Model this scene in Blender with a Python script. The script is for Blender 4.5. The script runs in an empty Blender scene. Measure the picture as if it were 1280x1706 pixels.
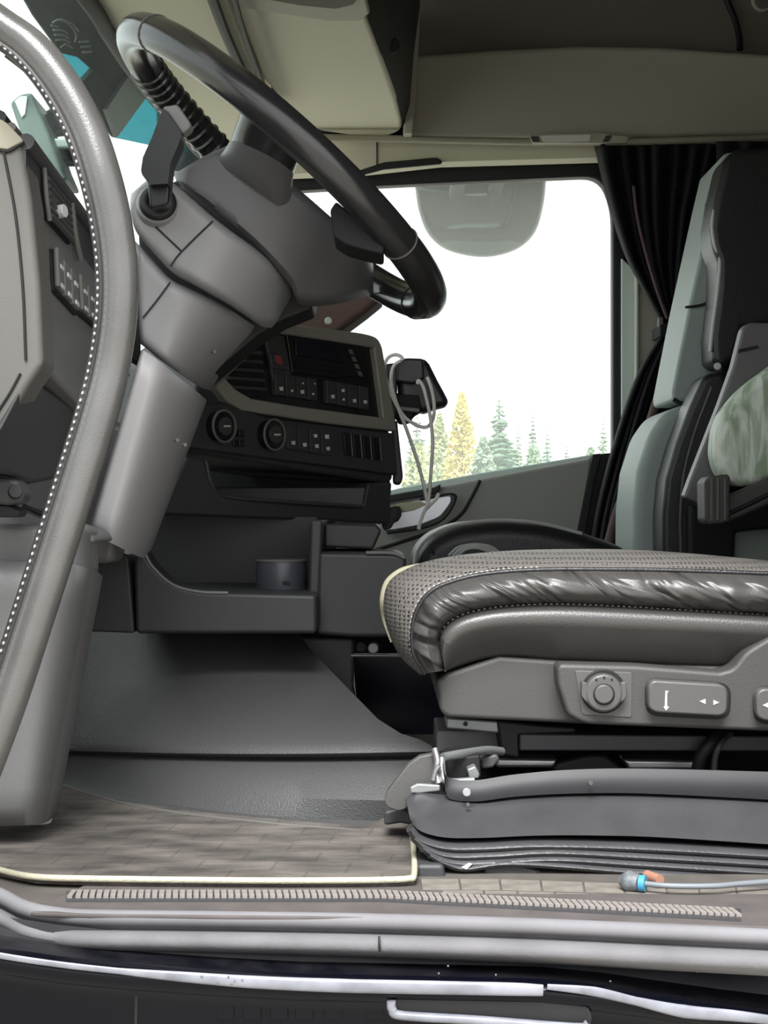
import bpy, bmesh, math, random
from mathutils import Vector, Matrix, noise
random.seed(7)
S = bpy.context.scene
COL = S.collection
PI = math.pi

# ------------------------------------------------------------------ camera, sky, exposure
F = 2600.0                    # focal length in pixels of the 1280 x 1706 frame
CZ = 0.29                     # eye height above the cab floor (metres)
cam_d = bpy.data.cameras.new('camera'); cam = bpy.data.objects.new('camera', cam_d); COL.objects.link(cam)
cam_d.sensor_fit = 'VERTICAL'; cam_d.sensor_height = 36.0; cam_d.lens = 36.0*F/1706.0
cam_d.clip_start = 0.02; cam_d.clip_end = 500
cam.location = (0, 0, CZ); cam.rotation_euler = (PI/2, 0, 0)
S.camera = cam
S.view_settings.view_transform = 'Standard'; S.view_settings.look = 'None'
S.view_settings.gamma = 1.0; S.view_settings.use_curve_mapping = False
S.view_settings.exposure = 0.3

W = bpy.data.worlds.new('overcast_sky'); S.world = W; W.use_nodes = True
nt = W.node_tree; nt.nodes.clear()
wo = nt.nodes.new('ShaderNodeOutputWorld'); bg = nt.nodes.new('ShaderNodeBackground')
tc = nt.nodes.new('ShaderNodeTexCoord'); nz = nt.nodes.new('ShaderNodeTexNoise'); rp = nt.nodes.new('ShaderNodeValToRGB')
nz.inputs['Scale'].default_value = 2.2; nz.inputs['Detail'].default_value = 4
rp.color_ramp.elements[0].position = 0.3; rp.color_ramp.elements[0].color = (0.86, 0.88, 0.93, 1)
rp.color_ramp.elements[1].position = 0.65; rp.color_ramp.elements[1].color = (1.0, 1.0, 1.0, 1)
bg.inputs['Strength'].default_value = 1.75
nt.links.new(tc.outputs['Generated'], nz.inputs['Vector']); nt.links.new(nz.outputs['Fac'], rp.inputs['Fac'])
nt.links.new(rp.outputs['Color'], bg.inputs['Color']); nt.links.new(bg.outputs['Background'], wo.inputs['Surface'])
sun_d = bpy.data.lights.new('veiled_sun', 'SUN'); sun = bpy.data.objects.new('veiled_sun', sun_d); COL.objects.link(sun)
sun_d.energy = 5.5; sun_d.angle = math.radians(30); sun.rotation_euler = (math.radians(36), 0, math.radians(-8))

# ------------------------------------------------------------------ materials
def lin(c):
    return tuple(((v/255)/12.92 if v/255 <= 0.04045 else ((v/255+0.055)/1.055)**2.4) for v in c)
M = {}
def mat(name, rgb, rough=0.5, metal=0.0, bump=0.0, bscale=600.0, var=0.0, vscale=20.0, spec=0.5, rgb2=None, stretch=None, coat=0.0):
    m = bpy.data.materials.new(name); m.use_nodes = True
    t = m.node_tree; b = t.nodes['Principled BSDF']
    c = lin(rgb); b.inputs['Base Color'].default_value = (*c, 1)
    b.inputs['Roughness'].default_value = rough; b.inputs['Metallic'].default_value = metal
    b.inputs['Specular IOR Level'].default_value = spec
    b.inputs['Coat Weight'].default_value = coat; b.inputs['Coat Roughness'].default_value = 0.05
    o = t.nodes.new('ShaderNodeTexCoord')
    vec = o.outputs['Object']
    if stretch:
        mp = t.nodes.new('ShaderNodeMapping'); mp.inputs['Scale'].default_value = stretch[0]; mp.inputs['Rotation'].default_value = stretch[1]
        t.links.new(vec, mp.inputs['Vector']); vec = mp.outputs['Vector']
    if var > 0 or rgb2:
        n = t.nodes.new('ShaderNodeTexNoise'); n.inputs['Scale'].default_value = vscale; n.inputs['Detail'].default_value = 5
        r = t.nodes.new('ShaderNodeValToRGB')
        c2 = lin(rgb2) if rgb2 else tuple(min(1, x*(1+var)) for x in c)
        c1 = c if rgb2 else tuple(x*(1-var) for x in c)
        r.color_ramp.elements[0].position = 0.35; r.color_ramp.elements[0].color = (*c1, 1)
        r.color_ramp.elements[1].position = 0.68; r.color_ramp.elements[1].color = (*c2, 1)
        t.links.new(vec, n.inputs['Vector']); t.links.new(n.outputs['Fac'], r.inputs['Fac']); t.links.new(r.outputs['Color'], b.inputs['Base Color'])
    if bump > 0:
        n = t.nodes.new('ShaderNodeTexNoise'); n.inputs['Scale'].default_value = bscale; n.inputs['Detail'].default_value = 3
        bp = t.nodes.new('ShaderNodeBump'); bp.inputs['Strength'].default_value = bump; bp.inputs['Distance'].default_value = 0.002
        t.links.new(vec, n.inputs['Vector']); t.links.new(n.outputs['Fac'], bp.inputs['Height']); t.links.new(bp.outputs['Normal'], b.inputs['Normal'])
    M[name] = m
    return m
mat('dash_grey', (106,106,106), 0.42, bump=0.15, bscale=900)
mat('dash_light', (100,99,95), 0.55, bump=0.1, bscale=900)
mat('dash_dark', (62,62,64), 0.5, bump=0.15, bscale=900)
mat('column_grey', (142,142,143), 0.36, bump=0.12, bscale=900)
mat('knee_grey', (172,171,172), 0.42, bump=0.12, bscale=900)
mat('console_dark', (58,58,60), 0.5, bump=0.1, bscale=900)
mat('console_frame', (140,137,128), 0.45)
mat('black_gloss', (22,22,25), 0.25)
mat('black_matte', (18,18,20), 0.7)
mat('screen', (20,20,34), 0.15)
mat('icon_white', (215,215,212), 0.5)
mat('icon_red', (150,60,66), 0.5)
mat('shelf_grey', (50,51,52), 0.5, bump=0.12, bscale=900)
mat('tunnel_grey', (82,83,82), 0.45, bump=0.55, bscale=650, spec=0.5)
mat('tunnel_edge', (150,160,155), 0.4)
mat('beige', (212,207,186), 0.7, bump=0.15, bscale=500)
mat('beige_light', (156,151,134), 0.6)
mat('beige_trim', (176,171,157), 0.65, bump=0.15, bscale=500)
mat('roof_fabric', (114,109,101), 0.9, bump=0.4, bscale=900)
mat('pillar_seal', (16,18,24), 0.5)
mat('rim_leather', (38,38,39), 0.22, bump=0.06, bscale=700, spec=0.7)
mat('handle_leather', (84,83,81), 0.27, bump=0.12, bscale=800, var=0.1, vscale=30, spec=0.9)
mat('handle_dark', (46,45,45), 0.5)
mat('stitch_white', (190,187,180), 0.7)
mat('lever_black', (15,16,17), 0.35)
mat('lever_tip', (120,120,118), 0.4)
mat('rubber_black', (24,24,26), 0.6)
mat('rubber_grey', (108,107,109), 0.75, bump=0.2, bscale=200, var=0.12, vscale=25, spec=0.25)
mat('rubber_light', (120,119,122), 0.7, var=0.08, vscale=25, spec=0.25)
mat('body_paint', (6,8,17), 0.14, spec=0.22, bump=0.03, bscale=40)
mat('body_scuff', (9,10,17), 0.3, rgb2=(30,30,34), vscale=40, spec=0.25)
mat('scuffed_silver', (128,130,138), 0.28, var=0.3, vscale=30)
mat('mat_carpet', (70,66,62), 0.95, bump=1.0, bscale=260, rgb2=(120,113,107), vscale=14, stretch=((1,2.4,1),(0,0,0.15)))
mat('mat_edge', (190,185,162), 0.7, bump=0.4, bscale=500)
mat('floor_rubber', (92,87,82), 0.8, var=0.15, vscale=30)
mat('floor_tile', (122,116,108), 0.8, var=0.2, vscale=60)
mat('sill_strip', (92,86,84), 0.7, var=0.15, vscale=30)
mat('rib_light', (138,131,127), 0.7, var=0.15, vscale=90)
mat('seat_shell', (74,73,71), 0.5, bump=0.2, bscale=900)
mat('seat_shell_dark', (84,83,81), 0.5, bump=0.2, bscale=900)
mat('switch_grey', (88,87,85), 0.34, bump=0.1, bscale=900)
mat('steel', (190,190,190), 0.35, metal=0.9)
mat('steel_dull', (150,152,152), 0.45, metal=0.6)
mat('rail_dark', (66,66,68), 0.45)
mat('bellows', (66,66,68), 0.34, bump=0.15, bscale=300, var=0.12, vscale=18)
mat('bellows_bar', (30,30,33), 0.5, var=0.15, vscale=25)
mat('seat_black', (34,34,36), 0.38, bump=0.25, bscale=500, spec=0.6)
mat('seat_mint', (158,170,165), 0.5, bump=0.2, bscale=500)
mat('piping_pale', (190,192,188), 0.5)
mat('cream', (178,173,148), 0.7)
mat('curtain_cloth', (28,27,33), 0.85, bump=0.3, bscale=500)
mat('curtain_edge', (96,76,78), 0.8)
mat('door_grey', (150,149,143), 0.55, bump=0.15, bscale=600)
mat('door_dark', (42,43,45), 0.6)
mat('ledge_pale', (205,222,214), 0.5)
mat('silver', (205,208,210), 0.3, metal=0.7)
mat('white_cable', (236,234,228), 0.45)
mat('holder_black', (44,43,46), 0.4)
mat('cup_grey', (72,75,82), 0.35)
mat('mirror_shell', (96,108,104), 0.35)
mat('visor_smoke', (13,17,18), 0.8, spec=0.15)
mat('front_green', (92,110,104), 0.5, var=0.25, vscale=12)
mat('hose_grey', (120,125,130), 0.4)
mat('connector_blue', (70,150,185), 0.5)
mat('connector_grey', (110,115,118), 0.5, var=0.3, vscale=120)
mat('copper', (165,120,100), 0.5)
mat('ground_gravel', (158,153,142), 0.95, bump=0.5, bscale=4, var=0.15, vscale=0.6)
mat('spruce', (118,148,120), 0.9, var=0.25, vscale=0.8)
mat('spruce_pale', (150,170,142), 0.9, var=0.2, vscale=0.8)
mat('birch_yellow', (212,196,110), 0.9, var=0.2, vscale=1.2)
mat('larch_green', (176,186,130), 0.9, var=0.2, vscale=1.0)
mat('bark', (110,100,90), 0.9)
mat('lamp_white', (225,225,215), 0.4)
mat('marking', (96,102,94), 0.7)
mat('hub_grey', (92,92,94), 0.36, bump=0.12, bscale=900)
mat('brown_cloth', (92,72,66), 0.85)

def brick_print(name, w, h, dark):
    """faint woven brick print worked into a material's colour"""
    t = M[name].node_tree; b = t.nodes['Principled BSDF']; L = t.links.new
    src = b.inputs['Base Color'].links[0].from_socket
    o = t.nodes.new('ShaderNodeTexCoord'); mp = t.nodes.new('ShaderNodeMapping'); mp.inputs['Rotation'].default_value = (0,0,0.12)
    k = t.nodes.new('ShaderNodeTexBrick'); k.inputs['Scale'].default_value = 1.0; k.inputs['Brick Width'].default_value = w; k.inputs['Row Height'].default_value = h
    k.inputs['Mortar Size'].default_value = 0.0012; k.inputs['Color1'].default_value = (1,1,1,1); k.inputs['Color2'].default_value = (0.9,0.895,0.89,1); k.inputs['Mortar'].default_value = (dark,dark,dark,1)
    x = t.nodes.new('ShaderNodeMix'); x.data_type = 'RGBA'; x.blend_type = 'MULTIPLY'; x.inputs['Factor'].default_value = 1.0
    L(o.outputs['Object'], mp.inputs['Vector']); L(mp.outputs['Vector'], k.inputs['Vector']); L(src, x.inputs['A']); L(k.outputs['Color'], x.inputs['B']); L(x.outputs['Result'], b.inputs['Base Color'])
brick_print('mat_carpet', 0.06, 0.035, 0.72)
def leather(name, rgb):
    """creased seat leather: long diagonal folds, fine grain"""
    m = mat(name, rgb, 0.36, spec=0.55); t = m.node_tree; b = t.nodes['Principled BSDF']
    o = t.nodes.new('ShaderNodeTexCoord'); mp = t.nodes.new('ShaderNodeMapping')
    mp.inputs['Rotation'].default_value = (0, math.radians(-32), 0)
    m3 = t.nodes.new('ShaderNodeMapping'); m3.inputs['Scale'].default_value = (6, 3, 26)
    n = t.nodes.new('ShaderNodeTexNoise'); n.inputs['Scale'].default_value = 1.6; n.inputs['Detail'].default_value = 2; n.inputs['Distortion'].default_value = 0.8
    g = t.nodes.new('ShaderNodeTexNoise'); g.inputs['Scale'].default_value = 600
    b1 = t.nodes.new('ShaderNodeBump'); b1.inputs['Strength'].default_value = 0.9; b1.inputs['Distance'].default_value = 0.03
    b2 = t.nodes.new('ShaderNodeBump'); b2.inputs['Strength'].default_value = 0.15; b2.inputs['Distance'].default_value = 0.001
    L = t.links.new
    L(o.outputs['Object'], mp.inputs['Vector']); L(mp.outputs['Vector'], m3.inputs['Vector']); L(m3.outputs['Vector'], n.inputs['Vector']); L(o.outputs['Object'], g.inputs['Vector'])
    L(n.outputs['Fac'], b1.inputs['Height']); L(g.outputs['Fac'], b2.inputs['Height']); L(b1.outputs['Normal'], b2.inputs['Normal']); L(b2.outputs['Normal'], b.inputs['Normal'])
leather('cushion_leather', (74,72,70))
mat('cushion_smooth', (70,68,66), 0.33, bump=0.15, bscale=600, spec=0.55)

def perforated(name, rgb, hole, scale):
    m = mat(name, rgb, 0.45); t = m.node_tree; b = t.nodes['Principled BSDF']; L = t.links.new
    o = t.nodes.new('ShaderNodeTexCoord'); v = t.nodes.new('ShaderNodeTexVoronoi'); v.inputs['Scale'].default_value = scale; v.inputs['Randomness'].default_value = 0.15
    r = t.nodes.new('ShaderNodeValToRGB'); r.color_ramp.elements[0].position = 0.28; r.color_ramp.elements[0].color = (*lin(hole), 1)
    r.color_ramp.elements[1].position = 0.36; r.color_ramp.elements[1].color = (*lin(rgb), 1)
    bp = t.nodes.new('ShaderNodeBump'); bp.inputs['Strength'].default_value = 0.6; bp.inputs['Distance'].default_value = 0.002
    L(o.outputs['Object'], v.inputs['Vector']); L(v.outputs['Distance'], r.inputs['Fac']); L(r.outputs['Color'], b.inputs['Base Color'])
    L(v.outputs['Distance'], bp.inputs['Height']); L(bp.outputs['Normal'], b.inputs['Normal'])
perforated('cushion_perforated', (108,104,100), (34,33,32), 250)

def streaked(name):
    m = mat(name, (196,216,188), 0.5); t = m.node_tree; b = t.nodes['Principled BSDF']; L = t.links.new
    o = t.nodes.new('ShaderNodeTexCoord'); mp = t.nodes.new('ShaderNodeMapping'); mp.inputs['Scale'].default_value = (40, 40, 9); mp.inputs['Rotation'].default_value = (0, 0.18, 0)
    n = t.nodes.new('ShaderNodeTexNoise'); n.inputs['Scale'].default_value = 1.4; n.inputs['Detail'].default_value = 6; n.inputs['Distortion'].default_value = 1.2
    r = t.nodes.new('ShaderNodeValToRGB'); r.color_ramp.elements[0].position = 0.38; r.color_ramp.elements[0].color = (*lin((165,186,156)), 1)
    r.color_ramp.elements[1].position = 0.6; r.color_ramp.elements[1].color = (*lin((242,250,238)), 1)
    L(o.outputs['Object'], mp.inputs['Vector']); L(mp.outputs['Vector'], n.inputs['Vector']); L(n.outputs['Fac'], r.inputs['Fac']); L(r.outputs['Color'], b.inputs['Base Color'])
streaked('streaked_green')

def glass(name, tint, haze, gloss=0.05):  # haze over the view is put into the pane's translucent share
    m = bpy.data.materials.new(name); m.use_nodes = True; t = m.node_tree; t.nodes.clear(); L = t.links.new
    out = t.nodes.new('ShaderNodeOutputMaterial'); tr = t.nodes.new('ShaderNodeBsdfTransparent'); tr.inputs['Color'].default_value = (*tint, 1)
    df = t.nodes.new('ShaderNodeBsdfTranslucent'); df.inputs['Color'].default_value = (0.85, 0.9, 0.87, 1)
    gl = t.nodes.new('ShaderNodeBsdfGlossy'); gl.inputs['Roughness'].default_value = 0.02
    m1 = t.nodes.new('ShaderNodeMixShader'); m1.inputs[0].default_value = haze
    m2 = t.nodes.new('ShaderNodeMixShader'); m2.inputs[0].default_value = gloss
    L(tr.outputs[0], m1.inputs[1]); L(df.outputs[0], m1.inputs[2]); L(m1.outputs[0], m2.inputs[1]); L(gl.outputs[0], m2.inputs[2]); L(m2.outputs[0], out.inputs['Surface'])
    M[name] = m
glass('side_glass', (0.94, 0.97, 0.95), 0.13, 0.02)
glass('windscreen_glass', (0.92, 0.97, 0.95), 0.012, 0.01)
glass('cyan_acrylic', (0.085, 0.37, 0.41), 0.03, 0.03)
def mirror_mat():
    m = mat('mirror_glass', (96,106,102), 0.03, metal=1.0)
mirror_mat()

# ------------------------------------------------------------------ helpers
WLOC = {}
def at(px, py, d):
    return Vector(((px-640.0)/F*d, d, CZ+(853.0-py)/F*d))
class Pl:
    """a plane given by three points; hit() meets the line of sight of a pixel"""
    def __init__(s, a, b, c):
        s.p = Vector(a); s.n = (Vector(b)-s.p).cross(Vector(c)-s.p).normalized()
    def hit(s, px, py):
        o = Vector((0,0,CZ)); r = at(px, py, 1.0)-o
        k = (s.p-o).dot(s.n)/r.dot(s.n)
        return o+r*k
def zplane(z): return Pl((0,0,z),(1,0,z),(0,1,z))
def xplane(x): return Pl((x,0,0),(x,1,0),(x,0,1))
def empty(name, label=None, cat=None, loc=(0,0,0), group=None, kind=None):
    o = bpy.data.objects.new(name, None); COL.objects.link(o); o.location = loc; o.empty_display_size = 0.05
    WLOC[o] = Vector(loc); tag(o, label, cat, group, kind); return o
def tag(o, label=None, cat=None, group=None, kind=None):
    if label: o['label'] = label
    if cat: o['category'] = cat
    if group: o['group'] = group
    if kind: o['kind'] = kind
    return o
def link(name, me, m, parent=None, smooth=True, bevel=0, seg=3, sub=0, angle=35, centre=True):
    if m: me.materials.append(M[m] if isinstance(m, str) else m)
    o = bpy.data.objects.new(name, me); COL.objects.link(o)
    c = Vector((0,0,0))
    if centre and len(me.vertices):
        lo = Vector([min(v.co[i] for v in me.vertices) for i in range(3)]); hi = Vector([max(v.co[i] for v in me.vertices) for i in range(3)])
        c = (lo+hi)/2; me.transform(Matrix.Translation(-c))
    WLOC[o] = c
    if parent:
        o.parent = parent; o.location = c-WLOC[parent]
    else: o.location = c
    if smooth:
        me.shade_smooth()
        if not bevel and not sub: me.set_sharp_from_angle(angle=math.radians(angle))
    if bevel:
        b = o.modifiers.new('bevel', 'BEVEL'); b.width = bevel; b.segments = seg; b.limit_method = 'ANGLE'; b.angle_limit = math.radians(28); b.harden_normals = True
    if sub:
        s = o.modifiers.new('sub', 'SUBSURF'); s.levels = sub; s.render_levels = sub
    return o
def mesh(name, vs, fs, m, parent=None, **k):
    me = bpy.data.meshes.new(name); me.from_pydata([tuple(v) for v in vs], [], fs); me.update()
    bm = bmesh.new(); bm.from_mesh(me); bmesh.ops.recalc_face_normals(bm, faces=bm.faces); bm.to_mesh(me); bm.free()
    return link(name, me, m, parent, **k)
def rnd(poly, n=5):
    """(x, y) or (x, y, r): corners with r are rounded"""
    out = []; N = len(poly)
    for i, p in enumerate(poly):
        if len(p) < 3 or p[2] <= 0: out.append((p[0], p[1])); continue
        c = Vector(p[:2]); a = Vector(poly[i-1][:2]); b = Vector(poly[(i+1) % N][:2])
        ra = min(p[2], (a-c).length*0.48); rb = min(p[2], (b-c).length*0.48)
        s = c+(a-c).normalized()*ra; e = c+(b-c).normalized()*rb
        for k in range(n+1):
            t = k/n; q = s*(1-t)**2+c*2*t*(1-t)+e*t*t
            out.append((q.x, q.y))
    return out
def prism(name, front, off, m, parent=None, **k):
    off = Vector(off); n = len(front)
    vs = list(front)+[v+off for v in front]
    fs = [list(range(n)), list(range(2*n-1, n-1, -1))]+[[i, (i+1) % n, n+(i+1) % n, n+i] for i in range(n)]
    return mesh(name, vs, fs, m, parent, **k)
def slab(name, poly, d, t, m, parent=None, bevel=0.004, **k):
    """a solid whose near outline is the given pixel outline at distance d (number or plane), t thick"""
    P = rnd(poly)
    fr = [d.hit(*p) for p in P] if isinstance(d, Pl) else [at(p[0], p[1], d) for p in P]
    off = (0, t, 0) if isinstance(t, (int, float)) else t
    return prism(name, fr, off, m, parent, bevel=bevel, **k)
def catmull(pts, n=8, closed=False):
    P = [Vector(p) for p in pts]; out = []; N = len(P)
    for i in range(N if closed else N-1):
        p1, p2 = P[i], P[(i+1) % N]
        p0 = P[i-1] if (closed or i) else p1*2-p2
        p3 = P[(i+2) % N] if (closed or i+2 < N) else p2*2-p1
        for k in range(n):
            t = k/n
            out.append(0.5*((2*p1)+(p2-p0)*t+(2*p0-5*p1+4*p2-p3)*t*t+(3*p1-p0-3*p2+p3)*t**3))
    if not closed: out.append(P[-1])
    return out
def tube(name, pts, r, m, parent=None, n=8, res=10, closed=False, flat=1.0, cap=True, smooth_path=True, **k):
    P = catmull(pts, n, closed) if smooth_path else [Vector(p) for p in pts]
    N = len(P); vs = []; fs = []
    if isinstance(r, (int, float)): R = [r]*N
    else:
        R = []
        for i in range(N):
            f = i/max(1, N-1)*(len(r)-1); j = min(int(f), len(r)-2); R.append(r[j]+(r[j+1]-r[j])*(f-j))
    T0 = (P[1]-P[0]).normalized(); u = T0.orthogonal().normalized()
    if abs(T0.y) < 0.9: u = (Vector((0,1,0))-T0*T0.y).normalized()
    for i in range(N):
        a = P[i-1] if (closed or i) else P[i]; b = P[(i+1) % N] if (closed or i < N-1) else P[i]
        T = (b-a).normalized(); u = (u-T*u.dot(T)).normalized(); w = T.cross(u)
        for j in range(res):
            th = 2*PI*j/res; vs.append(P[i]+(u*math.cos(th)*flat+w*math.sin(th))*R[i])
    for i in range(N if closed else N-1):
        for j in range(res):
            i2 = (i+1) % N; fs.append([i*res+j, i*res+(j+1) % res, i2*res+(j+1) % res, i2*res+j])
    if not closed and cap:
        fs.append(list(range(res))[::-1]); fs.append([(N-1)*res+j for j in range(res)])
    return mesh(name, vs, fs, m, parent, angle=50, **k)
def ptube(name, pts, r, m, parent=None, **k):
    return tube(name, [at(*p) for p in pts], r, m, parent, **k)
def loft(name, rings, m, parent=None, closed=True, caps=True, **k):
    n = len(rings[0]); vs = [v for r in rings for v in r]; fs = []
    for i in range(len(rings)-1):
        for j in range(n if closed else n-1):
            fs.append([i*n+j, i*n+(j+1) % n, (i+1)*n+(j+1) % n, (i+1)*n+j])
    if caps and closed:
        fs.append(list(range(n))[::-1]); fs.append([(len(rings)-1)*n+j for j in range(n)])
    return mesh(name, vs, fs, m, parent, **k)
def box(name, lo, hi, m, parent=None, bevel=0.0, **k):
    x0,y0,z0 = lo; x1,y1,z1 = hi
    vs = [(x0,y0,z0),(x1,y0,z0),(x1,y1,z0),(x0,y1,z0),(x0,y0,z1),(x1,y0,z1),(x1,y1,z1),(x0,y1,z1)]
    fs = [[0,3,2,1],[4,5,6,7],[0,1,5,4],[1,2,6,5],[2,3,7,6],[3,0,4,7]]
    return mesh(name, vs, fs, m, parent, bevel=bevel, **k)
def disc(name, c, nrm, r, t, m, parent=None, n=28, bevel=0.0, ry=None, up=(0,0,1), **k):
    """a short cylinder: centre of its front face c, outward normal nrm"""
    nrm = Vector(nrm).normalized(); w = (Vector(up)-nrm*Vector(up).dot(nrm)).normalized(); u = w.cross(nrm)
    ry = ry or r
    return prism(name, [Vector(c)+u*math.cos(2*PI*i/n)*r+w*math.sin(2*PI*i/n)*ry for i in range(n)], -nrm*t, m, parent, bevel=bevel, **k)
def ringo(name, c, nrm, R, r, m, parent=None, n=36, res=8, up=(0,0,1), a0=0, a1=None, **k):
    nrm = Vector(nrm).normalized(); w = (Vector(up)-nrm*Vector(up).dot(nrm)).normalized(); u = w.cross(nrm)
    cl = a1 is None; a1 = a0+2*PI if cl else a1
    pts = [Vector(c)+(u*math.cos(a0+(a1-a0)*i/n)+w*math.sin(a0+(a1-a0)*i/n))*R for i in range(n if cl else n+1)]
    return tube(name, pts, r, m, parent, closed=cl, smooth_path=False, res=res, **k)
def dots(name, pts, r, m, parent=None, kind='stuff', length=None):
    """many tiny stitches joined into one part"""
    bm = bmesh.new()
    for i, p in enumerate(pts):
        p = Vector(p)
        if length and i+1 < len(pts):
            t = (Vector(pts[i+1])-p).normalized()
        elif length: t = (p-Vector(pts[i-1])).normalized()
        ret = bmesh.ops.create_icosphere(bm, subdivisions=1, radius=r)
        for v in ret['verts']:
            co = v.co.copy()
            if length: co = co+t*co.dot(t)*(length-1)
            v.co = p+co
    me = bpy.data.meshes.new(name); bm.to_mesh(me); bm.free()
    o = link(name, me, m, parent)
    if kind: o['kind'] = kind
    return o
def resample(pts, step):
    P = [Vector(p) for p in pts]; out = [P[0]]; acc = 0
    for a, b in zip(P, P[1:]):
        L = (b-a).length; s = step-acc
        while s <= L and L > 0: out.append(a+(b-a)*(s/L)); s += step
        acc = L-(s-step)
    return out

def grid_solid(name, grid, t, m, parent=None, **k):
    """a curved shell: a grid of points (rows x columns) with its own thickness along +Y"""
    R_ = len(grid); C_ = len(grid[0]); off = Vector((0,t,0))
    vs = [p for r in grid for p in r]+[p+off for r in grid for p in r]; N = R_*C_; fs = []
    for i in range(R_-1):
        for j in range(C_-1):
            a = i*C_+j; fs.append([a, a+1, a+C_+1, a+C_]); fs.append([N+a, N+a+C_, N+a+C_+1, N+a+1])
    for j in range(C_-1):
        fs.append([j, N+j, N+j+1, j+1]); b = (R_-1)*C_+j; fs.append([b, b+1, N+b+1, N+b])
    for i in range(R_-1):
        a = i*C_; fs.append([a, a+C_, N+a+C_, N+a]); b = i*C_+C_-1; fs.append([b, N+b, N+b+C_, b+C_])
    return mesh(name, vs, fs, m, parent, **k)
def sheet2(name, top, bot, d0, dd, t0, m, parent=None, n=6, rows_=14, edge=0.010, t=0.02, dtop=0.0, dbot=0.0, left=0.0):
    """rounded moulding between two pixel curves: flat at d0 on the left, turning away by dd towards the right end; top and bottom edges rolled"""
    T = catmull([(x,y,0) for x,y in top], n); B = catmull([(x,y,0) for x,y in bot], n)
    g = []
    for i in range(rows_+1):
        f = i/rows_; ev = edge*((1-min(1,f/0.10))**2+(1-min(1,(1-f)/0.10))**2)+dtop*(1-f)**2+dbot*f*f
        row = []
        for j, (a, b) in enumerate(zip(T, B)):
            u = j/(len(T)-1); s_ = max(0.0, (u-t0)/(1-t0)); d = d0+dd*(1-math.sqrt(max(0,1-s_*s_*0.98)))+ev+edge*(1-min(1,u/0.06))**2+left*(1-u)**2
            row.append(at(a.x*(1-f)+b.x*f, a.y*(1-f)+b.y*f, d))
        g.append(row)
    return grid_solid(name, g, t, m, parent, angle=60)
# ================================================================== the setting
SH = 3.06                                   # far side wall
box('ground', (-150, -60, -1.55), (150, 220, -1.5), 'ground_gravel')['kind'] = 'structure'
floor = box('floor', (-0.54, 1.165, -0.05), (1.0, SH, -0.002), 'floor_rubber'); floor['kind'] = 'structure'
box('wall_back', (1.0, 1.1, -0.05), (1.05, SH+0.05, 1.45), 'roof_fabric')['kind'] = 'structure'
box('ceiling', (-0.45, 1.1, 1.4), (1.0, SH+0.05, 1.45), 'roof_fabric')['kind'] = 'structure'
box('wall_front', (-0.62, 1.15, -0.05), (-0.545, SH, 0.46), 'dash_dark')['kind'] = 'structure'
def multi(name, boxes, m, **k):
    vs = []; fs = []
    for (x0,y0,z0),(x1,y1,z1) in boxes:
        b = len(vs); vs += [(x0,y0,z0),(x1,y0,z0),(x1,y1,z0),(x0,y1,z0),(x0,y0,z1),(x1,y0,z1),(x1,y1,z1),(x0,y1,z1)]
        fs += [[b+i for i in f] for f in ([0,3,2,1],[4,5,6,7],[0,1,5,4],[1,2,6,5],[2,3,7,6],[3,0,4,7])]
    return mesh(name, vs, fs, m, **k)
multi('wall_near', [((-0.42,1.06,0.95),(1.0,1.1,1.45)), ((0.42,1.06,-0.05),(1.0,1.1,0.95))], 'body_paint', smooth=False)['kind'] = 'structure'
# far side wall with the window opening (a metre-wide hole) left free
WX0, WX1, WZ0, WZ1 = -0.30, 0.468, 0.30, 0.965
multi('wall_far', [((-0.54,SH+0.03,-0.05),(1.0,SH+0.08,WZ0)), ((WX1,SH+0.03,WZ0),(1.0,SH+0.08,WZ1)), ((-0.45,SH+0.03,WZ1),(1.0,SH+0.08,1.4))], 'body_paint', smooth=False)['kind'] = 'structure'

# windscreen, a bowed sheet of glass, with pale strokes near its top
HP = zplane(0.985)
wt = [(-0.45,1.2),(-0.435,1.6)]+[tuple(HP.hit(*p))[:2] for p in ((140,-6),(170,42),(208,100),(240,142),(272,180),(304,216),(334,250))]+[(-0.30,3.06)]
rows = []
for k in range(6):
    z = 0.985-0.49*k/5; dx = -0.17*(k/5)
    rows.append([Vector((x+dx, y, z)) for x, y in wt])
win1 = loft('window_1', rows, 'windscreen_glass', closed=False); win1['kind'] = 'structure'
so = win1.modifiers.new('thick', 'SOLIDIFY'); so.thickness = 0.005
trim1 = tube('trim_1', [Vector((x+0.006, y, 0.978)) for x, y in wt], 0.012, 'rubber_black'); trim1['kind'] = 'structure'
# header lining above the windscreen
hd = slab('trim_2', [(-330,-520),(132,-8),(208,98),(352,268),(480,262),(446,175),(375,-8),(240,-520)], HP, (0,0,0.05), 'beige', bevel=0.004); hd['kind'] = 'structure'

# far upper lining: side trim, dark roof cloth, lip
t3 = slab('trim_3', [(672,228),(676,92),(820,82),(960,75),(1100,77),(1290,90),(1480,110),(1480,226),(1290,224),(1000,228)], 2.92, 0.12, 'beige_trim', bevel=0.012, seg=4); t3['kind'] = 'structure'
rc = slab('trim_4', [(676,110),(676,-240),(1500,-240),(1500,130),(960,100)], 2.985, 0.05, 'roof_fabric', bevel=0.0); rc['kind'] = 'structure'
lip = ptube('trim_5', [(520,229,2.9),(640,231,2.9),(780,234,2.9),(900,236,2.9),(1060,236,2.9),(1280,229,2.9)], 0.0065, 'beige_light', flat=1.4); lip['kind'] = 'structure'
t6 = slab('trim_6', [(470,226),(1005,232),(1010,262),(735,270),(600,285),(470,290)], 2.96, 0.05, 'beige', bevel=0.003); t6['kind'] = 'structure'
slab('header_seam', [(627,232),(629.5,232),(629.5,276),(627,276)], 2.957, 0.004, 'dash_dark', t6, bevel=0)
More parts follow.
